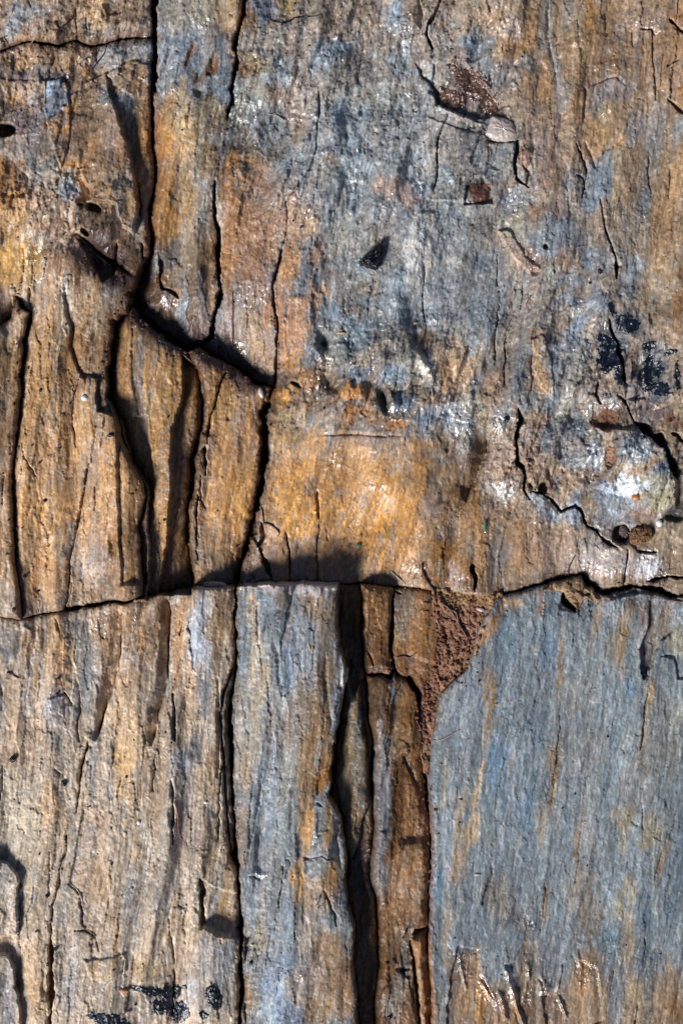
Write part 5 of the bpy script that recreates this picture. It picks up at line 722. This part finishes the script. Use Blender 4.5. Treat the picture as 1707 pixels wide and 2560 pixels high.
def stone(name, x, y, outline, hgt, mat, label, cat, group=None, sink=3, rings=4, rough=.16, smooth=False, parent=None, zoff=0):
    """closed faceted stone grown from a plan outline (layout units around x, y)"""
    z0 = top_at(x, y) - sink + zoff; n = max(10, len(outline) * 3)
    P = [np.array(p, float) for p in outline]; L = len(P); ring = []
    for i in range(n):
        u = i / n * L; a_ = P[int(u) % L]; b_ = P[(int(u) + 1) % L]; ring.append(a_ + (b_ - a_) * (u - int(u)))
    r0 = np.mean([np.linalg.norm(p) for p in ring]); V = []; F = []
    lv = [(-.25, .9), (.1, 1.0), (.5, .97), (.85, .78), (1.0, .45)][:rings + 1]
    if smooth: lv = [(-.3, .9), (0, 1.0), (.3, .97), (.55, .88), (.75, .72), (.9, .5), (.98, .25), (1.0, .1)]
    for zz, k in lv:
        for p in ring:
            q = p * k * (1 + rough * (rng.rand() - .5)); V.append(((x + q[0] - CX) * S, (CY - y - q[1]) * S, (z0 + zz * hgt + rough * hgt * (rng.rand() - .5) * (zz > 0)) * S))
    for r in range(len(lv) - 1):
        for i in range(n):
            F.append((r * n + i, r * n + (i + 1) % n, (r + 1) * n + (i + 1) % n, (r + 1) * n + i))
    F.append(tuple(range(n))); V.append(((x - CX) * S, (CY - y) * S, (z0 + hgt * 1.03) * S)); tI = len(V) - 1; b_ = (len(lv) - 1) * n
    for i in range(n): F.append((b_ + i, b_ + (i + 1) % n, tI))
    me = bpy.data.meshes.new(name); me.from_pydata(V, [], F); me.update()
    import bmesh
    bm = bmesh.new(); bm.from_mesh(me); bmesh.ops.triangulate(bm, faces=[f for f in bm.faces if len(f.verts) > 4])
    if hgt > 9:
        bmesh.ops.subdivide_edges(bm, edges=bm.edges, cuts=2 if hgt > 14 else 1, use_grid_fill=True); am = hgt * S * rough * .42
        for _ in range(3): bmesh.ops.smooth_vert(bm, verts=bm.verts, factor=.5, use_axis_x=True, use_axis_y=True, use_axis_z=True)
        for v_ in (() if smooth else bm.verts): v_.co += Vector((rng.rand() - .5, rng.rand() - .5, rng.rand() - .5)) * am
    bmesh.ops.recalc_face_normals(bm, faces=bm.faces); bm.to_mesh(me); bm.free()
    if smooth: me.polygons.foreach_set('use_smooth', np.ones(len(me.polygons), bool))
    props = dict(label=label, category=cat, group=group) if not parent else {}
    return link(name, me, mat, parent, **props)
def oval(rx, ry, rot=0, n=9, j=.08):
    a = math.radians(rot); return [((rx * math.cos(t) * (1 + j * (rng.rand() - .5) * 2)) * math.cos(a) - ry * math.sin(t) * math.sin(a), (rx * math.cos(t)) * math.sin(a) + ry * math.sin(t) * math.cos(a)) for t in np.linspace(0, 2 * math.pi, n, endpoint=False)]
COAL = plain('black_glassy_grit', '080d18', .22, .6, .5, 700, .0012, .0)
PINK = plain('pink_quartz', 'b3a49c', .3, .6, .3, 260, .0016, .4); WHT = plain('white_quartz', 'e8e8ea', .2, .6, .1, 500, .0002, .4)
TANM = plain('tan_husk', 'b3946a', .45, .5, .25, 700, .0002); GRN = plain('green_film', '4f8a78', .15, .8, .5, 260, .0001, .8)
BRN = plain('brown_crumb', '7c5c40', .75, .3, .45, 420, .0010); CHK = plain('brown_stone', '85694e', .6, .4, .35, 330, .0012)
RED = plain('red_brown_root', '4c2c26', .45, .5, .3, 800, .0001); DRK = plain('black_hair', '14110f', .35, .5, .2); PALE = plain('pale_fibre', 'a8977a', .5, .4, .2)
c = cp('A2', [(990, 1695)])[0]
stone('black_chip', c[0], c[1], [(-34, 10), (-18, -8), (-10, -6), (2, -24), (20, -38), (24, -10), (20, 10), (12, 28), (-6, 22), (-22, 18)], 42, COAL, 'glossy black triangular chip lying alone on the grey-brown rock face', 'stone', sink=2, rough=.3)
c = cp('A3', [(385, 840)])[0]
stone('pink_pebble', c[0], c[1], [(-42, 14), (-36, -6), (-26, -34), (-4, -30), (24, -20), (38, 0), (36, 16), (20, 32), (-4, 34), (-28, 26)], 18, PINK, 'pale pink pebble lodged at the end of the diagonal soil hollow', 'stone', sink=6, rough=.16, smooth=True)
c = cp('C3', [(1265, 270)])[0]
stone('brown_crumb', c[0], c[1], [(-20, -10), (-8, -26), (20, -28), (36, -16), (30, 6), (14, 14), (-4, 20), (-18, 14)], 20, BRN, 'crumbly brown clod in the socket above the fracture at the right', 'clod', sink=2, rough=.4)
c = cp('C3', [(1185, 240)])[0]
stone('brown_crumb', c[0], c[1], oval(14, 18), 20, plain('mauve_crumb', '6f5a58', .5, .5), 'small mauve crumb beside the larger brown clod in the socket', 'clod', sink=-14, rough=.3)
c = cp('B3', [(1255, 1630)])[0]
stone('orange_bead', c[0], c[1], oval(12, 11), 12, plain('orange_stone', 'b07850', .35, .5), 'round orange bead-like pebble under the glossy grey knob', 'stone', sink=2, rough=.1, smooth=True)
CH = cp('C3', [(640, 625), (700, 575), (890, 530), (915, 600), (960, 600), (1000, 655), (1095, 655), (1000, 700), (930, 685), (900, 720), (868, 762), (800, 650), (760, 628)])
mx = sum(p[0] for p in CH) / len(CH); my = sum(p[1] for p in CH) / len(CH)
s = win(min(p[0] for p in CH) - 14, max(p[0] for p in CH) + 14, min(p[1] for p in CH) - 14, max(p[1] for p in CH) + 14)
t = polysdf(CH, XW[s], YW[s]); h = 18 + H[s] * .6 + facet(X[s] / 16, Y[s] / 14, 9) * 8 + lump[s] * 4; h = h - 5 * np.clip((t + 7) / 7, 0, 1) ** 2; h = np.where(t > 0, h - 9 * t, h)
cc = COL[s] * 0 + lin('80684e') * np.exp(.5 * NB[s] + v[s] * .5)[..., None]
sheet('rock_chunk', s, np.maximum(h, -60).astype(f32), t < 8, STONE, cc.astype(f32), WET[s], label='knobbly brown chunk on the top edge of the slate slab, over a dark notch', category='rock')
c = cp('C1', [(1400, 585)])[0]
stone('stone_flake', c[0], c[1], [(-28, 2), (-26, -9), (0, -10), (22, -8), (32, 0), (24, 6), (0, 7)], 16, PINK, 'flat pinkish flake resting on the ledge just left of the grey pillar', 'stone', sink=-6, rough=.2, zoff=12)
for k, x, y, rx, ry, rt, m_, lab in [('B2', 790, 556, 13, 4, 0, TANM, 'tan husk lying level below the black chip, near a dark dimple'), ('B2', 1270, 488, 9, 4, -15, TANM, 'small tan husk beside the fine vertical crack right of the middle'),
      ('B2', 268, 945, 7, 15, -15, PINK, 'pale pink grain at the head of the widest black crack'), ('B2', 303, 1095, 8, 6, 30, PINK, 'tiny white-pink grain on the right lip of the widest black crack'),
      ('C2', 905, 323, 7, 6, 0, GRN, 'round green flake on the orange rock above the trench'), ('C3', 275, 203, 4, 17, 0, GRN, 'long iridescent green flake on the brown rock at right of centre'),
      ('C3', 1408, 178, 9, 10, 0, WHT, 'bright white chip above the level crack at the right edge'), ('B1', 558, 982, 9, 8, 0, WHT, 'white fleck on the leaning ochre ridge'),
      ('A1', 990, 590, 6, 11, 0, WHT, 'white grain wedged in the long crack at the top left'), ('C2', 585, 975, 3, 13, -15, TANM, 'short straw bit lying on the grey pillar'),
      ('C3', 245, 742, 12, 6, 15, PINK, 'pale slanting grain in the soil beside the slab corner'), ('D1', 810, 1607, 16, 6, 5, plain('copper_grain', 'b07c58', .3), 'coppery oval grain above the hooked tar stroke'),
      ('D1', 912, 508, 5, 6, 0, WHT, 'white fleck on the tan block under the long fracture'), ('D1', 1345, 380, 5, 4, 0, WHT, 'white fleck on the mauve streak near the black crack'), ('D3', 222, 848, 9, 4, 0, PINK, 'pinkish grain on the left part of the slate slab')]:
    c = cp(k, [(x, y)])[0]
    stone('grain', c[0], c[1], oval(rx, ry, rt), min(rx, ry) * 1.1, m_, lab, 'grain', 'light grains scattered on the stone', sink=1, rough=.1, smooth=True)
GR = [('D1', 420, 258, 13, 10), ('D1', 85, 100, 14, 13), ('D1', 20, 215, 8, 10), ('D1', 1015, 170, 7, 6), ('D1', 830, 212, 6, 5), ('D1', 430, 620, 5, 8), ('D1', 265, 712, 5, 4), ('D1', 310, 990, 9, 8), ('D1', 243, 1218, 5, 5), ('D1', 368, 1335, 9, 8), ('D1', 320, 1432, 8, 9),
      ('D1', 795, 1390, 4, 4), ('D1', 750, 1463, 5, 4), ('D1', 940, 1430, 4, 5), ('D1', 737, 772, 6, 5), ('D1', 645, 714, 4, 4), ('D1', 585, 405, 4, 8), ('D1', 348, 1615, 9, 8), ('D1', 885, 1700, 6, 5),
      ('B1', 195, 783, 9, 6), ('B1', 272, 932, 7, 7), ('B1', 735, 1228, 8, 13), ('B1', 298, 1650, 8, 8), ('B1', 436, 500, 5, 6), ('B1', 460, 1015, 5, 4), ('B1', 1100, 1102, 5, 7), ('B1', 268, 1400, 5, 9), ('B1', 1075, 1775, 6, 8), ('B1', 810, 95, 6, 6), ('B1', 20, 1675, 6, 5), ('B1', 400, 1305, 5, 4),
      ('B1', 218, 1290, 4, 4), ('C1', 118, 290, 7, 8), ('C1', 165, 525, 8, 8), ('C1', 248, 622, 5, 7), ('C1', 385, 1190, 6, 7), ('C1', 375, 1292, 6, 6), ('C1', 880, 1590, 5, 4), ('C1', 1085, 1540, 4, 5),
      ('A2', 532, 1487, 6, 7), ('A2', 478, 1448, 5, 4), ('A1', 125, 1552, 5, 4), ('A1', 1192, 852, 4, 4), ('B3', 410, 1122, 11, 13), ('B3', 1022, 155, 11, 8), ('B3', 960, 228, 6, 6), ('B3', 880, 890, 5, 10), ('B3', 1302, 1240, 10, 11), ('B3', 363, 285, 4, 5),
      ('C3', 118, 1165, 6, 5), ('C3', 232, 1205, 5, 5), ('D3', 115, 357, 7, 4), ('D3', 858, 322, 5, 5), ('D3', 105, 507, 5, 4), ('D3', 935, 788, 4, 4), ('D3', 775, 415, 4, 4), ('D2', 205, 1420, 10, 7), ('D2', 1105, 1780, 8, 9), ('D2', 475, 850, 4, 4), ('B2', 680, 1045, 6, 5), ('D1', 1325, 745, 4, 4)]
WHERE = {'A1': 'near the long crack at the top left', 'A2': 'on the rusty patch right of the upper hairline crack', 'B1': 'on the ochre block left of the columns', 'B2': 'near the puckered knot in the middle', 'B3': 'near the black crust on the right',
         'C1': 'beside the long level fracture on the left', 'C3': 'on the upper left edge of the slate slab', 'D1': 'on the tan block at the lower left', 'D2': 'at the foot of the lower middle', 'D3': 'on the lower slate slab'}
ORD = ['first', 'second', 'third', 'fourth', 'fifth', 'sixth', 'seventh', 'eighth', 'ninth', 'tenth', 'eleventh', 'twelfth', 'thirteenth', 'fourteenth', 'fifteenth', 'sixteenth', 'seventeenth', 'eighteenth', 'nineteenth', 'twentieth', 'twenty-first', 'twenty-second']
CNT = {}
for k, x, y, rx, ry in sorted(GR, key=lambda g: g[2]):
    CNT[k] = CNT.get(k, 0) + 1; tot = sum(1 for g in GR if g[0] == k)
    nth = '' if tot == 1 else (', lowest of them' if CNT[k] == tot else ', %s from the top' % ORD[CNT[k] - 1] if CNT[k] > 1 else ', topmost of them')
    c = cp(k, [(x, y)])[0]; big = rx * ry > 80
    stone('dark_grit', c[0], c[1], oval(rx * .62, ry * .62, rng.rand() * 90, 7, .3), min(rx, ry) * .8, COAL, ('larger' if big else 'tiny') + ' black speck ' + WHERE[k] + nth, 'grit', 'black grit specks ' + WHERE[k], sink=.8, rings=3, rough=.3)

scatter('soil_crumbs', near(LS[:5], 90, 9) + near(R6, 120, 9) + near(R7[:6], 90, 9) + near([(1060, 1500), (1180, 1500)], 60, 14) + near([(1110, 1540), (1150, 1680)], 120, 26), 1.5, 6.5, plain('soil_crumb', '7a5644', .85, .2, .5, 500, .0006), 'loose reddish crumbs strewn around the soil joint', 'soil')
scatter('dark_crumbs', near(VAL, 260, 16) + near(V2, 60, 10) + near(V4[:8], 80, 12) + near(V5[4:], 50, 9) + near([(190, 590), (330, 720)], 60, 16), 1.2, 6, plain('dark_crumb', '4e3a30', .7, .4, .5, 500, .0006), 'dark brown crumbs lying along the diagonal cleft and cracks', 'debris')
scatter('stone_grit', near(H2[16:], 120, 9) + near(H2[:15], 80, 8) + near(H1, 60, 9) + near(V7, 70, 8) + [(rng.uniform(0, 1707), rng.uniform(0, 2560)) for _ in range(420)], .8, 3.6, plain('stone_bit', '86705a', .6, .5, .6, 300, .0004), 'tiny tan bits of stone scattered over the rock and its cracks', 'debris')
# roots, hairs and fibres lying on the stone
def strand(name, k, pts, r, mat, label, cat, lift=1.0, group=None):
    P = [np.array(p) for p in cp(k, pts)]; P = [2 * P[0] - P[1]] + P + [2 * P[-1] - P[-2]]; path = []
    for i in range(1, len(P) - 2):
        m_ = max(3, int(np.linalg.norm(P[i + 1] - P[i]) / 5))
        for q in range(m_):
            t = q / m_; a_, b_, c_, d_ = P[i - 1:i + 3]
            path.append(.5 * (2 * b_ + (c_ - a_) * t + (2 * a_ - 5 * b_ + 4 * c_ - d_) * t * t + (3 * b_ - a_ - 3 * c_ + d_) * t ** 3))
    path.append(P[-2]); path = np.array(path); zz = np.array([top_at(*p) for p in path])
    zs = zz.copy()
    for _ in range(4): zs[1:-1] = np.maximum(zz[1:-1], (zs[:-2] + zs[1:-1] + zs[2:]) / 3)
    V = []; F = []; n = 7; L = len(path)
    for i in range(L):
        d = path[min(i + 1, L - 1)] - path[max(i - 1, 0)]; d = d / (np.linalg.norm(d) + 1e-6); nx_, ny_ = -d[1], d[0]
        rr = r * (0.45 + .55 * math.sin(math.pi * min(1, (i + .5) / L * 1.15)) ** .5) * (1 + .25 * math.sin(i * 1.7))
        for q in range(n):
            a_ = 2 * math.pi * q / n; V.append(((path[i][0] + nx_ * rr * math.cos(a_) - CX) * S, (CY - path[i][1] - ny_ * rr * math.cos(a_)) * S, (zs[i] + r * lift + rr * math.sin(a_)) * S))
    for i in range(L - 1):
        for q in range(n): F.append((i * n + q, i * n + (q + 1) % n, (i + 1) * n + (q + 1) % n, (i + 1) * n + q))
    F.append(tuple(range(n))); F.append(tuple((L - 1) * n + q for q in range(n)))
    me = bpy.data.meshes.new(name); me.from_pydata(V, [], F); me.update(); me.polygons.foreach_set('use_smooth', np.ones(len(F), bool))
    import bmesh
    bm = bmesh.new(); bm.from_mesh(me); bmesh.ops.recalc_face_normals(bm, faces=bm.faces); bm.to_mesh(me); bm.free()
    return link(name, me, mat, label=label, category=cat, group=group)
for k, p, r, m_, nm, lab, cat in [
 ('A2', [(310, 98), (325, 105), (335, 135), (400, 152), (450, 140), (500, 112), (600, 110), (665, 100)], 1.5, DRK, 'black_hair', 'thin curved black hair across the glossy patch at the top', 'hair'),
 ('A1', [(700, 280), (680, 340), (630, 400), (590, 460)], 1.7, DRK, 'black_hair', 'short dark fibre slanting below the level crack at the upper left', 'hair'),
 ('A1', [(490, 60), (460, 130), (400, 185), (380, 215), (375, 250), (340, 285)], 2.0, RED, 'rootlet', 'forked brown rootlet on the small upper left block', 'root'),
 ('A1', [(360, 140), (380, 180), (390, 195)], 2.2, RED, 'rootlet', 'stubby twig of the rootlet above the short level crack', 'root'),
 ('A1', [(330, 165), (270, 200), (200, 290), (130, 380)], 1.0, PALE, 'pale_fibre', 'long pale fibre crossing the short level crack at the upper left', 'fibre'),
 ('B1', [(1520, 285), (1518, 450), (1514, 600), (1516, 720)], 1.7, RED, 'rootlet', 'straight brown root thread running down to the dark diagonal cleft', 'root'),
 ('B1', [(930, 420), (960, 460), (1000, 500), (1080, 575)], 2.2, RED, 'rootlet', 'rootlet following the edge of the grey-topped ochre column', 'root'),
 ('B2', [(-110, -10), (-20, 650), (60, 700), (110, 760)][2:], 2.4, RED, 'rootlet', 'short root in the dark diagonal cleft', 'root'),
 ('B3', [(575, 700), (562, 780), (575, 860), (565, 930), (545, 970), (538, 1020)], 1.7, plain('red_root', '6e3a2e', .4), 'rootlet', 'wavy red rootlet beside the orange lens-shaped patch', 'root'),
 ('B3', [(575, 310), (550, 350), (540, 380)], 1.2, plain('red_root_fine', '7a3d2c', .4), 'rootlet', 'tiny red thread above the orange lens-shaped patch', 'root'),
 ('C3', [(862, 388), (835, 440), (820, 480), (818, 540)], 1.7, RED, 'rootlet', 'red-brown rootlet rising from the level fracture at right of centre', 'root'),
 ('C2', [(1320, 440), (1325, 500), (1360, 570), (1395, 620), (1410, 700)], 3.0, RED, 'rootlet', 'stout root running down into the reddish soil', 'root'),
 ('C2', [(1340, 510), (1375, 590), (1400, 625)], 2.0, RED, 'rootlet', 'second root strand beside the stout root above the soil', 'root'),
 ('C2', [(1115, 490), (1170, 540), (1215, 580)], 1.6, PALE, 'pale_fibre', 'pale bristle leaning over the fracture above the brown block', 'fibre'),
 ('C2', [(1445, 690), (1500, 740), (1540, 760), (1560, 830), (1600, 900)], 3.2, RED, 'rootlet', 'thick arched root along the left side of the reddish soil', 'root'),
 ('C3', [(-20, 690), (40, 735), (90, 810), (130, 880), (160, 930), (185, 1000)], 3.4, RED, 'rootlet', 'thick dark root curving down over the reddish soil', 'root'),
 ('C3', [(60, 745), (95, 735)], 2.4, PALE, 'pale_fibre', 'pale broken root stub beside the thick dark root', 'fibre'),
 ('C3', [(110, 840), (160, 845), (215, 865)], 1.6, RED, 'rootlet', 'thin root branch reaching toward the orange slab corner', 'root'),
 ('C2', [(1400, 790), (1450, 800), (1530, 825)], 2.0, RED, 'rootlet', 'level root crossing the head of the reddish soil', 'root'),
 ('C2', [(275, 180), (320, 185), (365, 215), (385, 245), (375, 262)], 2.2, RED, 'rootlet', 'curled brown rootlet on the golden rock above the grey pillar', 'root'),
 ('C2', [(265, 60), (280, 130), (285, 200)], 1.6, RED, 'rootlet', 'hanging root thread on the right lip of the widest crack', 'root'),
 ('C2', [(1150, 1060), (1200, 1050), (1240, 1060), (1285, 1025)], 1.8, RED, 'rootlet', 'curly thin rootlet on the dark orange-brown block', 'root'),
 ('C2', [(1280, 1460), (1310, 1520), (1345, 1560), (1375, 1580)], 2.6, RED, 'rootlet', 'root poking out of the soil toward the slab edge', 'root'),
 ('C2', [(1090, 1120), (1130, 1130), (1150, 1140)], 1.6, RED, 'rootlet', 'root stub at the foot of the crack in the dark orange-brown block', 'root'),
 ('C2', [(1380, 1600), (1440, 1590), (1500, 1560), (1568, 1520)], 1.2, PALE, 'pale_fibre', 'pale fibre lying on the left edge of the slate slab', 'fibre'),
 ('D1', [(1120, 250), (1140, 340), (1165, 450), (1170, 560), (1190, 620), (1225, 670)], 1.8, plain('pink_root', '7c4a40', .4), 'rootlet', 'long pink-brown rootlet down the tan and mauve stone, lower left', 'root'),
 ('D2', [(540, 750), (600, 735), (665, 718), (700, 738), (765, 732)], 1.2, RED, 'rootlet', 'fine rootlet across the lower part of the grey pillar', 'root'),
 ('D2', [(655, 965), (650, 1000), (625, 1040)], 1.8, RED, 'rootlet', 'tiny red root curl on the foot of the grey pillar', 'root'),
 ('D2', [(1240, 1170), (1215, 1240), (1200, 1275)], 1.3, DRK, 'black_hair', 'fine dark hair on the brown block near the pale flake', 'hair'),
 ('C1', [(50, 1150), (90, 1170), (130, 1190)], 2.2, RED, 'rootlet', 'dark root scrap near the left edge under the long fracture', 'root'),
 ('A2', [(310, 740), (360, 745), (400, 765), (418, 780)], 1.6, PALE, 'pale_fibre', 'pale curved fibre on the wrinkled grey rock below the glossy patch', 'fibre'),
]: strand(nm, k, p, r, m_, lab, cat)
